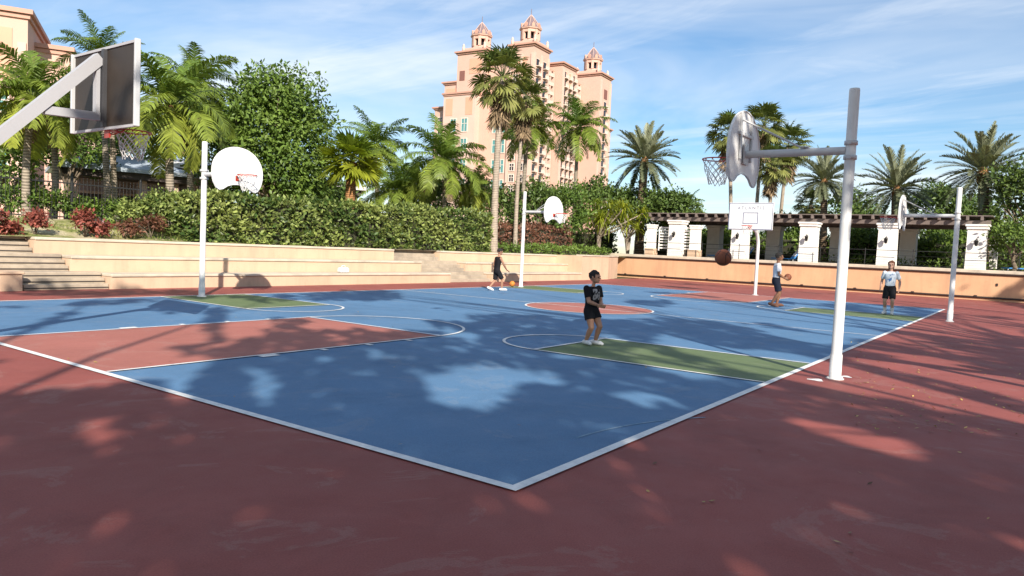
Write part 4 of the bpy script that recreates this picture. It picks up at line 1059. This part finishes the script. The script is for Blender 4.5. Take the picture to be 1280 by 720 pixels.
# shrubs behind and before the iron fence
def bush(label, p, rad, n, leaf, mat, seed):
    x, y = p[0], p[1]; t = thing('green_shrub', label, 'shrub', (x, y, ground_h(x, y)-.05), 0, 'green shrubs along the iron fence'); r = np.random.default_rng(seed)
    cloud(g := G(), (0, 0, rad[2]), rad, n, 44, leaf, r, (.1, .9), .32, flat=1); g.build('foliage', mat, t)
    limbs(g := G(), (0, 0, 0), (0, 0, rad[2]), rad, 6, .03, r); g.build('stems', m_tr_wood, t)
for i, (u, D, rad, mt, lb) in enumerate([(30, 28.5, (.9, .5, .55), m_leaf, 'dark shrub behind the fence beside the leaning palm'), (85, 29, (.9, .5, .5), m_leaf, 'dark shrub behind the fence under the slanted arm'),
   (135, 29.5, (.8, .5, .45), m_leaf, 'olive shrub behind the fence before the blue roof'), (178, 27.5, (.8, .6, .6), m_hedge, 'pale shrub between the fence and wide russet shrub'), (205, 28, (.9, .6, .75), m_hedge, 'pale leafy shrub at the foot of the yellow fronded palm'),
   (240, 29.5, (.9, .6, .8), m_hedge, 'pale shrub behind the hedge end')]):
    q = at(u, 260, D); bush(lb, q, rad, 30, .14, mt, 80+i)
# grass tufts on the slope
g = G(); n = 9000
X = RNG.uniform(-1, 11.5, n); Y = RNG.uniform(20.4, 23.4, n); keep = (np.sin(X*1.3+Y*2)+np.sin(X*.6-Y*1.1)+RNG.normal(0, .5, n)) > -.1; X, Y = X[keep], Y[keep]; n = len(X)
Z = np.array([up_h(x, y) for x, y in zip(X, Y)]); P = np.stack([X, Y, Z], 1); D = unit(np.stack([RNG.normal(0, .5, n), RNG.normal(0, .5, n), np.ones(n)], 1)); l = RNG.uniform(.05, .16, n)
g.polys(kites(P, D, RNG.normal(0, 1, (n, 3)), l, l*.18, None), 0, np.clip(.5+.35*np.sin(X*2)+RNG.normal(0, .2, n), 0, 1)); tag(g.build('grass', m_grassb), kind='stuff')
# ------------------------------------------------------------------ people (local axes: +x forward, +y the person's left, z up)
def cap(g, a, b, ra, rb, n=12, flat=(False, False)):
    a, b = np.asarray(a, float), np.asarray(b, float); d = b-a; Ln = np.linalg.norm(d)
    if Ln < 1e-6: return g.ball(a, ra)
    x, y, d = frame_from(d); pr = []
    if flat[0]: pr += [(1e-4, 0), (ra, 0)]
    else: pr += [(max(1e-4, ra*math.sin(t)), -ra*math.cos(t)) for t in np.linspace(0, PI/2, 5)]
    if flat[1]: pr += [(rb, Ln), (1e-4, Ln)]
    else: pr += [(max(1e-4, rb*math.cos(t)), Ln+rb*math.sin(t)) for t in np.linspace(0, PI/2, 5)]
    return g.lathe(pr, n, a, R=np.stack([x, y, d], 1))
def loft(g, rings, n=20):                              # rings of (centre, half depth along x, half width along y)
    th = np.linspace(0, 2*PI, n, endpoint=False); V = []
    for c, rx, ry in rings:
        k = .88; V.append(np.stack([c[0]+rx*np.sign(np.cos(th))*np.abs(np.cos(th))**k, c[1]+ry*np.sign(np.sin(th))*np.abs(np.sin(th))**k, np.full(n, c[2])], 1))
    m = len(rings); F = [(i*n+j, i*n+(j+1) % n, (i+1)*n+(j+1) % n, (i+1)*n+j) for i in range(m-1) for j in range(n)]
    F += [tuple(range(n-1, -1, -1)), tuple(range((m-1)*n, m*n))]
    return g.add(np.concatenate(V), F, 0, True)
def ik(a, c, l1, l2, pole):
    a, c, pole = (np.asarray(q, float) for q in (a, c, pole)); d = c-a; D = min(np.linalg.norm(d), (l1+l2)*.999); u_ = d/np.linalg.norm(d)
    x = (l1*l1-l2*l2+D*D)/(2*D); h = math.sqrt(max(0, l1*l1-x*x)); q = pole-u_*(pole@u_); q = q/np.linalg.norm(q)
    return a+u_*x+q*h, a+u_*D
def union(g, name, mats, vox, parent, smooth=4, face=None):
    o = g.build('src', mats); m = o.modifiers.new('r', 'REMESH'); m.mode = 'VOXEL'; m.voxel_size = vox; m.use_smooth_shade = True
    s = o.modifiers.new('s', 'SMOOTH'); s.factor = .5; s.iterations = smooth
    dg = bpy.context.evaluated_depsgraph_get(); me = bpy.data.meshes.new_from_object(o.evaluated_get(dg)); old = o.data
    bpy.data.objects.remove(o); bpy.data.meshes.remove(old); me.name = name; me.materials.clear()
    for q in mats: me.materials.append(q)
    if face is not None:
        C = np.zeros(len(me.polygons)*3); me.polygons.foreach_get('center', C); me.polygons.foreach_set('material_index', face(C.reshape(-1, 3)).astype(np.int32))
    me.polygons.foreach_set('use_smooth', np.ones(len(me.polygons), bool))
    r = bpy.data.objects.new(name, me); COL.objects.link(r)
    if parent is not None: r.parent = parent
    return r
def hand(g, w, d, nrm, side, s, curl):
    """palm and five bent fingers; d along the hand, nrm out of the palm, side +1 when the thumb leaves towards +(d x nrm)"""
    d = unit(np.asarray(d, float)); nrm = np.asarray(nrm, float); nrm = unit(nrm-d*(nrm@d)); q = np.cross(d, nrm)*side
    for k in (-.5, -.17, .17, .5): cap(g, w+q*k*.045*s, w+d*.088*s+q*k*.062*s, .0155*s, .0125*s, 8)
    for k, l in ((.5, .068), (.17, .077), (-.17, .072), (-.5, .056)):
        p = w+d*.088*s+q*k*.066*s; e = d.copy()
        for j in range(3):
            a = curl*(.45+.35*j); e2 = unit(d*math.cos(a)+nrm*math.sin(a)); p2 = p+e2*l*s*(.42, .33, .25)[j]; cap(g, p, p2, .0092*s, .0082*s, 7); p = p2
    p = w+d*.022*s+q*.026*s; e = unit(q*.75+d*.65+nrm*.25); p2 = p+e*.046*s; cap(g, p, p2, .013*s, .0105*s, 7)
    e = unit(d*.85+q*.3+nrm*.35); cap(g, p2, p2+e*.032*s, .010*s, .0085*s, 7)
def skin(name, col):
    k = N(name); c = k.ramp(k.noise(14, 4, .6), [(.3, mul(col, .92)), (.7, mul(col, 1.08))]); k.b.inputs['Subsurface Weight'].default_value = .08
    k.b.inputs['Subsurface Radius'].default_value = (.012, .005, .003); return k.done(c, .5, spec=.35)
def cloth(name, col, print_=None, box=None):
    k = N(name); w = k.pos(); c = k.ramp(k.noise(9, 4, .6), [(.3, mul(col, .88)), (.7, mul(col, 1.1))])
    if print_ is not None:
        s = k.t.nodes.new('ShaderNodeSeparateXYZ'); k.l(w, s.inputs[0]); (y0, y1), (z0, z1), sc, th = box
        def win(v, a, b): return k.math('MULTIPLY', k.math('GREATER_THAN', v, a), k.math('LESS_THAN', v, b))
        m = k.math('MULTIPLY', k.math('MULTIPLY', win(s.outputs[1], y0, y1), win(s.outputs[2], z0, z1)), k.math('GREATER_THAN', s.outputs[0], .02))
        m = k.math('MULTIPLY', m, k.ramp(k.noise(sc, 3, .6, w), [(th, 0.0), (th+.04, 1.0)])); c = k.mix(m, c, print_)
    k.bump(k.noise(22, 4, .6, k.mapping(w, (1, 1, .5))), .35, .02); return k.done(c, .85, spec=.15)
def person(label, loc, az, H, sk, hair_col, top, bottom, shoe_col, pose, build=1.0, sleeves=True, long_short=.30, socks=None, hair='short', child=False):
    t = thing('person', label, 'person', loc, az, 'people playing on the court'); s = H/1.75
    hips = np.array([pose.get('hx', 0), pose.get('hy', 0), (.515 if not child else .49)*H-pose.get('drop', 0)])
    ln = pose.get('lean', .02); up = unit(np.array([ln, pose.get('tilt', 0), 1.0])); yawt = pose.get('twist', 0.0); Rt = rotz(yawt)
    sw = (.112 if not child else .108)*H*build; hw = .052*H
    chest = hips+up*.205*H; sh = hips+up*.298*H; neck = hips+up*.335*H; hd = neck+unit(up+np.array([.25, 0, 0]))*.055*H
    hr = .062*H if not child else .070*H                       # half head width scale
    m_s = skin('skin', sk); m_e = M('eye_dark', (.02, .015, .012), .3); m_l = skin('lips', (sk[0]*.8, sk[1]*.55, sk[2]*.55))
    g = G()
    def R2(v): return Rt@np.asarray(v, float)
    ring = lambda h, rx, ry, dx=0: (hips+up*h*H+np.array([dx*H, 0, 0]), rx*H*build, ry*H*build)
    loft(g, [ring(-.055, .040, .060), ring(-.02, .060, .090), ring(.04, .062, .092), ring(.10, .054, .080, .003), ring(.16, .060, .088, .004), ring(.22, .066, .100, .004), ring(.27, .058, .104), ring(.305, .040, .078), ring(.325, .028, .034)])
    cap(g, neck-up*.03*H, hd, .030*H*(1 if not child else .85), .028*H*(1 if not child else .85))
    # head
    Rh = rotz(pose.get('head', 0)); hp_ = pose.get('nod', 0.0); Rp = np.array([[math.cos(hp_), 0, math.sin(hp_)], [0, 1, 0], [-math.sin(hp_), 0, math.cos(hp_)]]); RH = Rh@Rp
    hc = hd+np.array([.012*H, 0, .062*H if not child else .064*H]); hh = .074*H if not child else .080*H
    def hpt(x, y, z): return hc+RH@np.array([x*hr, y*hr, z*hh])
    g.ball(hc+RH@np.array([-.10*hr, 0, .10*hh]), (hr*1.12, hr*.92, hh*.90), 20, 14, R=RH); g.ball(hpt(.22, 0, -.42), (hr*.80, hr*.70, hh*.58), 16, 12, R=RH)
    cap(g, hpt(.98, 0, .10), hpt(1.18, 0, -.16), hr*.09, hr*.15, 8); g.ball(hpt(.80, 0, -.80), (hr*.22, hr*.26, hh*.16), 10, 8, R=RH)
    cap(g, hpt(.93, .16, -.50), hpt(.93, -.16, -.50), hr*.10, hr*.10, 8); cap(g, hpt(.90, .42, .22), hpt(.90, -.42, .22), hr*.12, hr*.12, 8)
    for e in (-1, 1): g.ball(hpt(-.05, e*.93, -.02), (hr*.20, hr*.09, hh*.26), 10, 8, R=RH)
    eye = [hpt(.93, e*.36, .03) for e in (-1, 1)]; lip = hpt(1.0, 0, -.50)
    # arms
    el, wr = {}, {}
    for sd, nm in ((1, 'L'), (-1, 'R')):
        S = sh+R2([0, sd*sw, -.012*H]); ua, fa = .172*H, .148*H; tgt = hips+R2(np.array(pose['hand'+nm])*H)
        E, Wp = ik(S, tgt, ua, fa, R2(np.array(pose.get('pole'+nm, (-1, sd*.5, -.3))))); el[nm], wr[nm] = E, Wp
        cap(g, S, S+(E-S)*.45, .034*H*build, .029*H*build); cap(g, S+(E-S)*.45, E, .029*H*build, .023*H*build); cap(g, E, E+(Wp-E)*.35, .0245*H*build, .0245*H*build); cap(g, E+(Wp-E)*.35, Wp, .0245*H*build, .0155*H)
        hdn = R2(np.array(pose.get('hd'+nm, tuple((Rt.T@(Wp-E)))))); hn = R2(np.array(pose.get('hn'+nm, (0, -sd, 0)))); hdn = unit(hdn)
        q = np.cross(hdn, unit(hn-hdn*(hn@hdn))); want = R2(np.array(pose.get('th'+nm, (1, 0, .3)))); hand(g, Wp+hdn*.012*s, hdn, hn, 1 if q@want > 0 else -1, s*(1.0 if not child else 1.05), pose.get('curl', .6))
    # legs
    kn, an, toes = {}, {}, {}
    for sd, nm in ((1, 'L'), (-1, 'R')):
        Hp = hips+np.array([0, sd*hw, -.01*H]); f = np.array(pose['foot'+nm])*H; A = np.array([f[0], f[1], f[2]+.045*H]); yw = pose.get('toe'+nm, sd*.15); fw = np.array([math.cos(yw), math.sin(yw), pose.get('pitch'+nm, 0.0)])
        K, A = ik(Hp, A, .245*H if not child else .23*H, .235*H if not child else .22*H, np.array([1.0, sd*.12, 0])); kn[nm], an[nm], toes[nm] = K, A, unit(fw)
        cap(g, Hp, Hp+(K-Hp)*.5, .056*H*build, .047*H*build); cap(g, Hp+(K-Hp)*.5, K, .047*H*build, .034*H*build)
        c1_ = K+(A-K)*.30-np.array([.006*H, 0, 0]); cap(g, K, c1_, .033*H*build, .0345*H*build); cap(g, c1_, A, .0345*H*build, .0205*H*build)
        cap(g, A, A+toes[nm]*.02*H-np.array([0, 0, .020*H]), .024*H, .024*H); b0_ = A-toes[nm]*.030*H-np.array([0, 0, .022*H]); cap(g, b0_, b0_+toes[nm]*.10*H-np.array([0, 0, .006*H]), .022*H, .017*H); cap(g, b0_+toes[nm]*.09*H, b0_+toes[nm]*.125*H-np.array([0, 0, .004*H]), .019*H, .014*H)
    def face(C):
        mi = np.zeros(len(C)); 
        for e in eye: mi[np.linalg.norm((C-e)/np.array([1, 1, .7]), axis=1) < hr*.15] = 1
        mi[np.linalg.norm((C-lip)/np.array([1, 1.6, .6]), axis=1) < hr*.17] = 2; return mi
    union(g, 'body', [m_s, m_e, m_l], .0052*max(s, .85), t, 3, face)
    # shirt
    o_ = .013*s; g = G(); lo = pose.get('hem', -.03)
    rg = [ring(lo, .067, .098), ring(lo+.05, .067, .098), ring(.10, .066, .094, .003), ring(.16, .070, .100, .004), ring(.22, .074, .110, .004), ring(.275, .066, .112), ring(.308, .046, .084), ring(.322, .036, .050)]
    loft(g, rg)
    for sd, nm in ((1, 'L'), (-1, 'R')):
        S = sh+R2([0, sd*sw, -.012*H]); E = el[nm]
        if sleeves: cap(g, S-(E-S)*.05, S+(E-S)*.66, .041*H*build, .042*H*build, 14, (False, True))
        else: cap(g, S-R2([0, sd*.03*H, 0]), S+R2([0, sd*.004*H, -.005*H]), .044*H, .043*H, 14, (False, True))
    union(g, 'shirt', [top], .0068*max(s, .85), t, 3)
    g = G(); zz0 = hips
    loft(g, [ring(-.085, .050, .075), ring(-.05, .070, .104), ring(0, .074, .106), ring(.055, .066, .098), ring(.062, .060, .09)])
    for nm in 'LR':
        sd = 1 if nm == 'L' else -1; Hp = hips+np.array([0, sd*hw, -.01*H]); fr = long_short/.245*.62
        cap(g, Hp, Hp+(kn[nm]-Hp)*min(fr, .95), .064*H*build, (.064 if fr < .8 else .058)*H*build, 14, (False, True))
    union(g, 'shorts', [bottom], .0068*max(s, .85), t, 3)
    for nm in 'LR':
        A, f = an[nm], toes[nm]; q = np.array([-f[1], f[0], 0]); g = G(); z0 = A-np.array([0, 0, .040*H]); fl = unit(np.array([f[0], f[1], f[2]]))
        for a, b_, ra, rb in ((-.036, .03, .030, .032), (.03, .085, .032, .030), (.085, .118, .030, .022)): cap(g, z0+fl*a*H+np.array([0, 0, .028*H]), z0+fl*b_*H+np.array([0, 0, (.026 if b_ < .1 else .020)*H]), ra*H, rb*H)
        cap(g, A-np.array([0, 0, .01*H]), A+np.array([0, 0, .018*H]), .031*H, .029*H, 12, (False, True))
        union(g, 'shoe', [shoe_col], .006*max(s, .85), t, 2)
        if socks is not None:
            g = G(); cap(g, A, A+(kn[nm]-A)*.42, .026*H, .036*H*build, 14, (False, True)); union(g, 'sock', [socks], .006*max(s, .85), t, 2)
    # hair
    g = G(); g.ball(hc+RH@np.array([-.17*hr, 0, .22*hh]), (hr*1.14, hr*1.0, hh*.88), 22, 16, R=RH)
    r = np.random.default_rng(int(H*100))
    for _ in range(46):
        d = unit(r.normal(0, 1, 3)); d[2] = abs(d[2])*.9+.12; d[0] -= .35; d = unit(d); g.ball(hc+RH@(np.array([-.17*hr, 0, .22*hh])+d*np.array([hr*1.12, hr*.98, hh*.86])), hr*r.uniform(.10, .19), 7, 5)
    if hair == 'long':
        for y in (-.55, -.2, .2, .55): cap(g, hpt(-.75, y, .3), hpt(-.85, y*1.05, -1.25), hr*.38, hr*.22)
    ho = union(g, 'hair', [M('hair', hair_col, .85, .3, 60, .5, 150)], .006*max(s, .85), t, 1)
    me = ho.data; V = np.zeros(len(me.vertices)*3); me.vertices.foreach_get('co', V); V = V.reshape(-1, 3); q = (V-hc)@RH; lim = (q[:, 0] > hr*.42) & (q[:, 2] < hh*.55)
    lim |= (q[:, 2] < -.15*hh) & (q[:, 0] > -.25*hr) if hair != 'long' else (q[:, 2] < .1*hh) & (q[:, 0] > .25*hr)
    q2 = q.copy(); q2[lim] = q2[lim]*.74; V2 = q2@RH.T+hc; me.vertices.foreach_set('co', V2.astype(np.float32).ravel()); me.update()
    return t
m_blackc = cloth('black_cotton', (.012, .012, .014)); m_blackp = cloth('black_shorts', (.014, .014, .017)); m_navy = cloth('navy_shorts', (.016, .020, .034))
m_shoe = cloth('white_trainers', (.70, .70, .70)); m_sock = cloth('white_socks', (.70, .70, .70)); m_sandal = cloth('brown_sandals', (.13, .065, .045))
CAMAZ = YAW
p = gnd(737, 431.5)
person('small boy in black T-shirt and black shorts clasping his hands on the green key', (p[0], p[1], .012), YAW-PI/2-.85, 1.29, (.42, .22, .14), (.016, .012, .010),
       cloth('black_printed_tee', (.012, .012, .014), (.33, .31, .30), ((-.085, .085), (.79, .98), 17, .44)), m_blackp, m_shoe,
       dict(lean=.03, drop=.03, handL=(.155, .010, .085), handR=(.165, -.030, .075), poleL=(-.6, .9, -.5), poleR=(-.6, -.9, -.5), hdL=(.45, -.85, -.1), hdR=(.5, .8, -.15), hnL=(-.8, -.5, .2), hnR=(-.8, .5, .2), thL=(0, 0, 1), thR=(0, 0, 1), curl=.8,
            footL=(.045, .055, 0), footR=(-.03, -.05, 0), toeL=.1, toeR=-.25, head=.30, nod=.08), build=1.12, child=True, long_short=.20)
p = gnd(620, 363.5)
person('child in black sleeveless top and shorts walking beside the far white pole, dribbling', (p[0], p[1], .012), YAW-PI/2+.45, 1.55, (.34, .18, .115), (.014, .010, .009), m_blackc, m_blackp, m_shoe,
       dict(lean=.10, drop=.025, handL=(.05, .145, -.01), handR=(.20, -.13, .01), curl=.5, hnR=(0, 0, -1), hdR=(.8, 0, -.4), footL=(-.16, .05, .02), footR=(.13, -.045, 0), pitchL=-.35, head=-.05, nod=.25, twist=.1), sleeves=False, long_short=.36, build=.98)
p = gnd(968, 383.5)
MZ = YAW-PI/2-.15
mp = np.array([p[0], p[1], .012])
person('man in white T-shirt and dark shorts holding a basketball before the wall', tuple(mp), MZ, 1.80, (.20, .095, .055), (.015, .012, .010), cloth('white_tee', (.66, .67, .72)), m_navy, m_sandal,
       dict(lean=.03, drop=.012, handL=(.150, .072, .055), handR=(.140, -.072, .045), hdL=(.9, -.15, .1), hdR=(.9, .15, 0), hnL=(0, -1, 0), hnR=(0, 1, 0), thL=(0, 0, 1), thR=(0, 0, 1), curl=.5, footL=(.05, .06, 0), footR=(-.07, -.055, .012), pitchR=-.25, toeR=-.3, nod=.05), build=1.04, long_short=.33)
bp = mp+rotz(MZ)@np.array([.385, 0, 1.04])
basketball('brown basketball held in both hands by the man in white', tuple(bp), bpy.data.materials['worn_ball'], (.5, .2, .9))
p = gnd(1110, 393.5)
person('girl in pale printed T-shirt, black shorts and white socks standing with arms down', (p[0], p[1], .012), math.atan2(CAM[1]-p[1], CAM[0]-p[0])-.15, 1.68, (.46, .28, .21), (.16, .055, .025),
       cloth('printed_tee', (.55, .62, .70), (.08, .16, .34), ((-.11, .11), (1.05, 1.34), 11, .53)), m_blackp, m_shoe,
       dict(lean=.0, handL=(.03, .165, .0), handR=(.02, -.165, .0), poleL=(-1, .3, 0), poleR=(-1, -.3, 0), curl=.5, footL=(0, .065, 0), footR=(-.03, -.065, 0), head=.12, hem=-.045), build=.98, long_short=.33, socks=m_sock, hair='long')
# ------------------------------------------------------------------ unseen trees behind and beside the camera, crowns shaped to cast the court shade
def vnoise(x, y, seed):
    r = np.random.default_rng(seed); s = 0
    for k in range(9):
        a = r.uniform(0, 2*PI); f = r.uniform(.7, 1.6); s = s+np.sin((x*math.cos(a)+y*math.sin(a))*f+r.uniform(0, 6.28))
    return s/3.2
def ell(u, v, cx, cy, rx, ry, rot=0):
    c, s = math.cos(rot), math.sin(rot); x = ((u-cx)*c+(v-cy)*s)/rx; y = (-(u-cx)*s+(v-cy)*c)/ry
    return np.exp(-np.maximum(0, x*x+y*y)**1.5)
SUNNY = [(585, 487, 84, 34, .1, .95), (470, 440, 50, 9, .1, .6), (330, 490, 26, 36, 0, .65), (222, 482, 26, 20, 0, .6), (30, 458, 130, 32, -.1, 1.0), (190, 440, 90, 26, 0, 1.0), (125, 535, 34, 52, 0, .62),
         (870, 452, 150, 20, .17, .75), (800, 492, 70, 22, .3, .55), (690, 478, 60, 9, .2, .5), (1150, 475, 270, 46, .22, .72), (945, 690, 50, 14, .3, .5), (1130, 565, 210, 34, .33, .50), (1000, 600, 120, 12, .33, .35), (860, 545, 60, 9, .3, .45),
         (460, 410, 95, 13, -.1, .8), (740, 387, 95, 8, .05, 1.0), (620, 372, 120, 8, .05, 1.0), (490, 384, 45, 5, .1, .7), (880, 391, 90, 8, .12, .7), (1000, 416, 80, 7, .1, .5), (520, 425, 70, 6, 0, .5), (100, 395, 140, 14, -.08, 1.0)]
DARK = [(400, 371, 120, 7, -.02, .95), (120, 379, 110, 4, -.05, .9), (60, 402, 60, 5, -.35, .9), (268, 415, 13, 26, 0, .9), (262, 440, 50, 10, 0, .9), (375, 415, 40, 9, .45, .7), (800, 378, 60, 4, .05, .6),
        (1080, 388, 110, 10, .1, .55), (1210, 420, 90, 12, .1, .65), (1270, 366, 40, 18, 0, .9), (150, 366, 170, 6, 0, .8), (60, 335, 70, 30, 0, .5), (200, 350, 90, 8, 0, .7)]
def shade(u, v, gx, gy):
    vb = np.interp(u, [-400, 0, 110, 170, 250, 400, 600, 800, 950, 1050, 1700], [490, 488, 478, 470, 436, 402, 394, 396, 400, 418, 420])
    base = 1/(1+np.exp(-(v-vb)/6.0))*1.05
    for cx, cy, rx, ry, ro, k in SUNNY: base = base-k*ell(u, v, cx, cy, rx, ry, ro)
    base = np.clip(base, 0, 1)
    for cx, cy, rx, ry, ro, k in DARK: base = np.maximum(base, k*ell(u, v, cx, cy, rx, ry, ro))
    az = SUN_AZ; a = gx*math.cos(az)+gy*math.sin(az); b = -gx*math.sin(az)+gy*math.cos(az)
    nz = vnoise(a*.45, b*1.6, 3)*.26+vnoise(a*1.3, b*4.0, 4)*.22
    nz = nz*np.where((v > vb+40) & (u < 850), .42, 1.0)+np.where((u > 820) & (v > 404), np.clip((640-v)/80, .35, 1)*.40*vnoise(a*.10+9, b*5.5, 8), 0)
    return np.clip((base+nz-.42)/.26, 0, 1)
def proj(P):
    d = P-CAM; z = d@CF; return 640+F_PX*(d@CR)/z, 360-F_PX*(d@CU)/z, z
def shade_trees():
    r = np.random.default_rng(77); n = 270000
    X = r.uniform(-9, 44, n); Y = r.uniform(-13, 19, n)
    P = np.stack([X, Y, np.zeros(n)], 1); u, v, z = proj(P)
    infr = (z > .8) & (u > -260) & (u < 1560) & (v < 900)
    s = np.where(infr, shade(np.clip(u, -400, 1700), v, X, Y), 0)
    near = (~infr) & (np.hypot(X+4, Y+2.8) < 7) ; s = np.where(near, .8, s)
    dist = np.hypot(X-CAM[0], Y-CAM[1])
    dens = np.where(dist < 9, .55, np.where(dist < 18, .33, .26))
    k = (r.uniform(0, 1, n) < s*dens); P = P[k]; dist = dist[k]; n = len(P)
    h0 = np.where(dist < 9, 7.0, 9.5)+np.clip(dist-16, 0, 20)*.12
    t = (h0+r.uniform(0, 1, n)**.8*(2.6+.06*dist))/math.sin(SUN_EL)
    Q = P+t[:, None]*SUN
    u, v, z = proj(Q); vis = (z > 0) & (u > -60) & (u < 1340) & (v > -60) & (v < 780)
    Q = Q[~vis]; return Q, r
Q, r = shade_trees()
SHT = [((-12.5, -7.5), 'spreading tree behind the viewpoint, nearest the slanted hoop'), ((-8.5, -13.5), 'spreading tree behind the viewpoint, far from the court'), ((-2.5, -12.0), 'spreading tree just behind the viewpoint'),
       ((3.2, -9.6), 'spreading tree beside the court apron'), ((8.6, -8.8), 'spreading tree beside the court, level with the green key'), ((14.5, -9.0), 'spreading tree beside the court at the halfway line'),
       ((21.0, -9.5), 'spreading tree beside the far half of the court'), ((5.8, -6.4), 'slim tree close to the near white pole'), ((11.5, -6.0), 'slim tree beside the apron past the near pole')]
TB = np.array([s[0] for s in SHT]); cl = np.argmin(np.linalg.norm(Q[:, None, :2]-TB[None], axis=2)+np.array([0]*7+[2.5]*2), 1)
m_shl = leafmat('shade_tree_leaf', (.045, .075, .016), (.10, .14, .03), .25)
for i, (b, lb) in enumerate(SHT):
    q = Q[cl == i]
    t = thing('shade_tree', lb, 'tree', (b[0], b[1], 0), 0, 'shade trees out of view behind the camera'); o = q-np.array([b[0], b[1], 0])
    n = len(o); slim = i > 6
    if n:
        D = unit(r.normal(0, 1, (n, 3))); Nn = unit(r.normal(0, .4, (n, 3))+SUN); l = r.uniform(.24, .48, n)
        g = G(); g.polys(kites(o-D*(l*.5)[:, None], D, Nn, l, l*.62, None), 0, r.uniform(0, 1, n)); g.build('crown', m_shl, t)
    g = G(); top = np.array([o[:, 0].mean()*.3, o[:, 1].mean()*.3, 6.5]) if n else np.array([0, 0, 8.0]); r0 = .10 if slim else .2
    g.tube([(0, 0, -.1), top*np.array([.3, .3, .5]), top], [r0*1.2, r0, r0*.75], 10)
    if n:
        for j in range(14 if not slim else 6):
            e = o[r.integers(n)]; m = top+(e-top)*.5+r.normal(0, .3, 3); g.tube([top*np.array([.9, .9, .9]), m, e], [r0*.5, r0*.3, .015], 6)
    g.build('trunk', m_tr_wood, t)

# ------------------------------------------------------------------ camera, sky, sun
cam = bpy.data.cameras.new('camera'); co = bpy.data.objects.new('camera', cam); COL.objects.link(co)
cam.sensor_width = 36; cam.lens = F_PX/1280*36; cam.clip_end = 6000; cam.clip_start = .05
co.matrix_world = Matrix(((CR[0], CU[0], -CF[0], CAM[0]), (CR[1], CU[1], -CF[1], CAM[1]), (CR[2], CU[2], -CF[2], CAM[2]), (0, 0, 0, 1)))
SC.camera = co
wd = bpy.data.worlds.new('World'); SC.world = wd; wd.use_nodes = True; nt = wd.node_tree; bg = nt.nodes['Background']
def wn(t, **kw):
    x = nt.nodes.new(t)
    for k, v in kw.items(): x.inputs[k.replace('__', ' ')].default_value = v
    return x
sk = nt.nodes.new('ShaderNodeTexSky'); sk.sky_type = 'NISHITA'; sk.sun_disc = False; sk.sun_elevation = SUN_EL
sk.sun_rotation = math.pi/2-SUN_AZ; sk.air_density = 1.0; sk.dust_density = .3; sk.ozone_density = 2.5
tc = nt.nodes.new('ShaderNodeTexCoord'); sp = nt.nodes.new('ShaderNodeSeparateXYZ'); nt.links.new(tc.outputs['Generated'], sp.inputs[0])
def wm(op, a, b=None):
    x = nt.nodes.new('ShaderNodeMath'); x.operation = op
    for i, q in ((0, a), (1, b)):
        if q is None: continue
        if hasattr(q, 'is_output'): nt.links.new(q, x.inputs[i])
        else: x.inputs[i].default_value = q
    return x.outputs[0]
zz = wm('ADD', wm('MAXIMUM', sp.outputs['Z'], 0.0), .10)
cx = nt.nodes.new('ShaderNodeCombineXYZ'); nt.links.new(wm('DIVIDE', sp.outputs['X'], zz), cx.inputs[0]); nt.links.new(wm('DIVIDE', sp.outputs['Y'], zz), cx.inputs[1])
def wnoise(scale, rot, st, detail, rough, dist):
    mp = nt.nodes.new('ShaderNodeMapping'); mp.inputs['Rotation'].default_value = (0, 0, rot); mp.inputs['Scale'].default_value = st; nt.links.new(cx.outputs[0], mp.inputs[0])
    x = wn('ShaderNodeTexNoise', Scale=scale, Detail=detail, Roughness=rough, Distortion=dist); nt.links.new(mp.outputs[0], x.inputs['Vector']); return x.outputs['Fac']
def wramp(f, stops):
    x = nt.nodes.new('ShaderNodeValToRGB'); e = x.color_ramp.elements
    while len(e) < len(stops): e.new(.5)
    for q, (p, c) in zip(e, stops): q.position = p; q.color = (c, c, c, 1)
    nt.links.new(f, x.inputs[0]); return x.outputs[0]
c1 = wramp(wnoise(.50, .95, (1, .55, 1), 6, .58, .9), [(.34, 0.0), (.66, .9)])
c2 = wramp(wnoise(1.6, .75, (1, .30, 1), 8, .62, 1.0), [(.50, 0.0), (.78, .5)])
cc = wm('MINIMUM', wm('ADD', wm('MULTIPLY', c1, .8), wm('MULTIPLY', c2, .8)), .9)
mx = nt.nodes.new('ShaderNodeMix'); mx.data_type = 'RGBA'; nt.links.new(cc, mx.inputs[0]); hs = wn('ShaderNodeHueSaturation', Saturation=1.36, Value=1.0); nt.links.new(sk.outputs[0], hs.inputs['Color']); nt.links.new(hs.outputs[0], mx.inputs[6]); mx.inputs[7].default_value = (7.6, 7.9, 8.2, 1)
nt.links.new(mx.outputs[2], bg.inputs['Color']); bg.inputs['Strength'].default_value = .088
sl = bpy.data.lights.new('sun', 'SUN'); sl.energy = 5.0; sl.angle = math.radians(.55); sl.color = (1.0, .91, .79)
so = bpy.data.objects.new('sun', sl); COL.objects.link(so); so.rotation_euler = Vector(tuple(SUN)).to_track_quat('Z', 'Y').to_euler(); so.location = (0, 0, 30)
SC.view_settings.view_transform = 'Standard'; SC.view_settings.look = 'None'; SC.view_settings.gamma = 1; SC.view_settings.exposure = .70
SC.view_settings.use_curve_mapping = False
SC.cycles.max_bounces = 6; SC.cycles.transparent_max_bounces = 6; SC.cycles.caustics_reflective = False; SC.cycles.caustics_refractive = False
SC.cycles.use_denoising = True
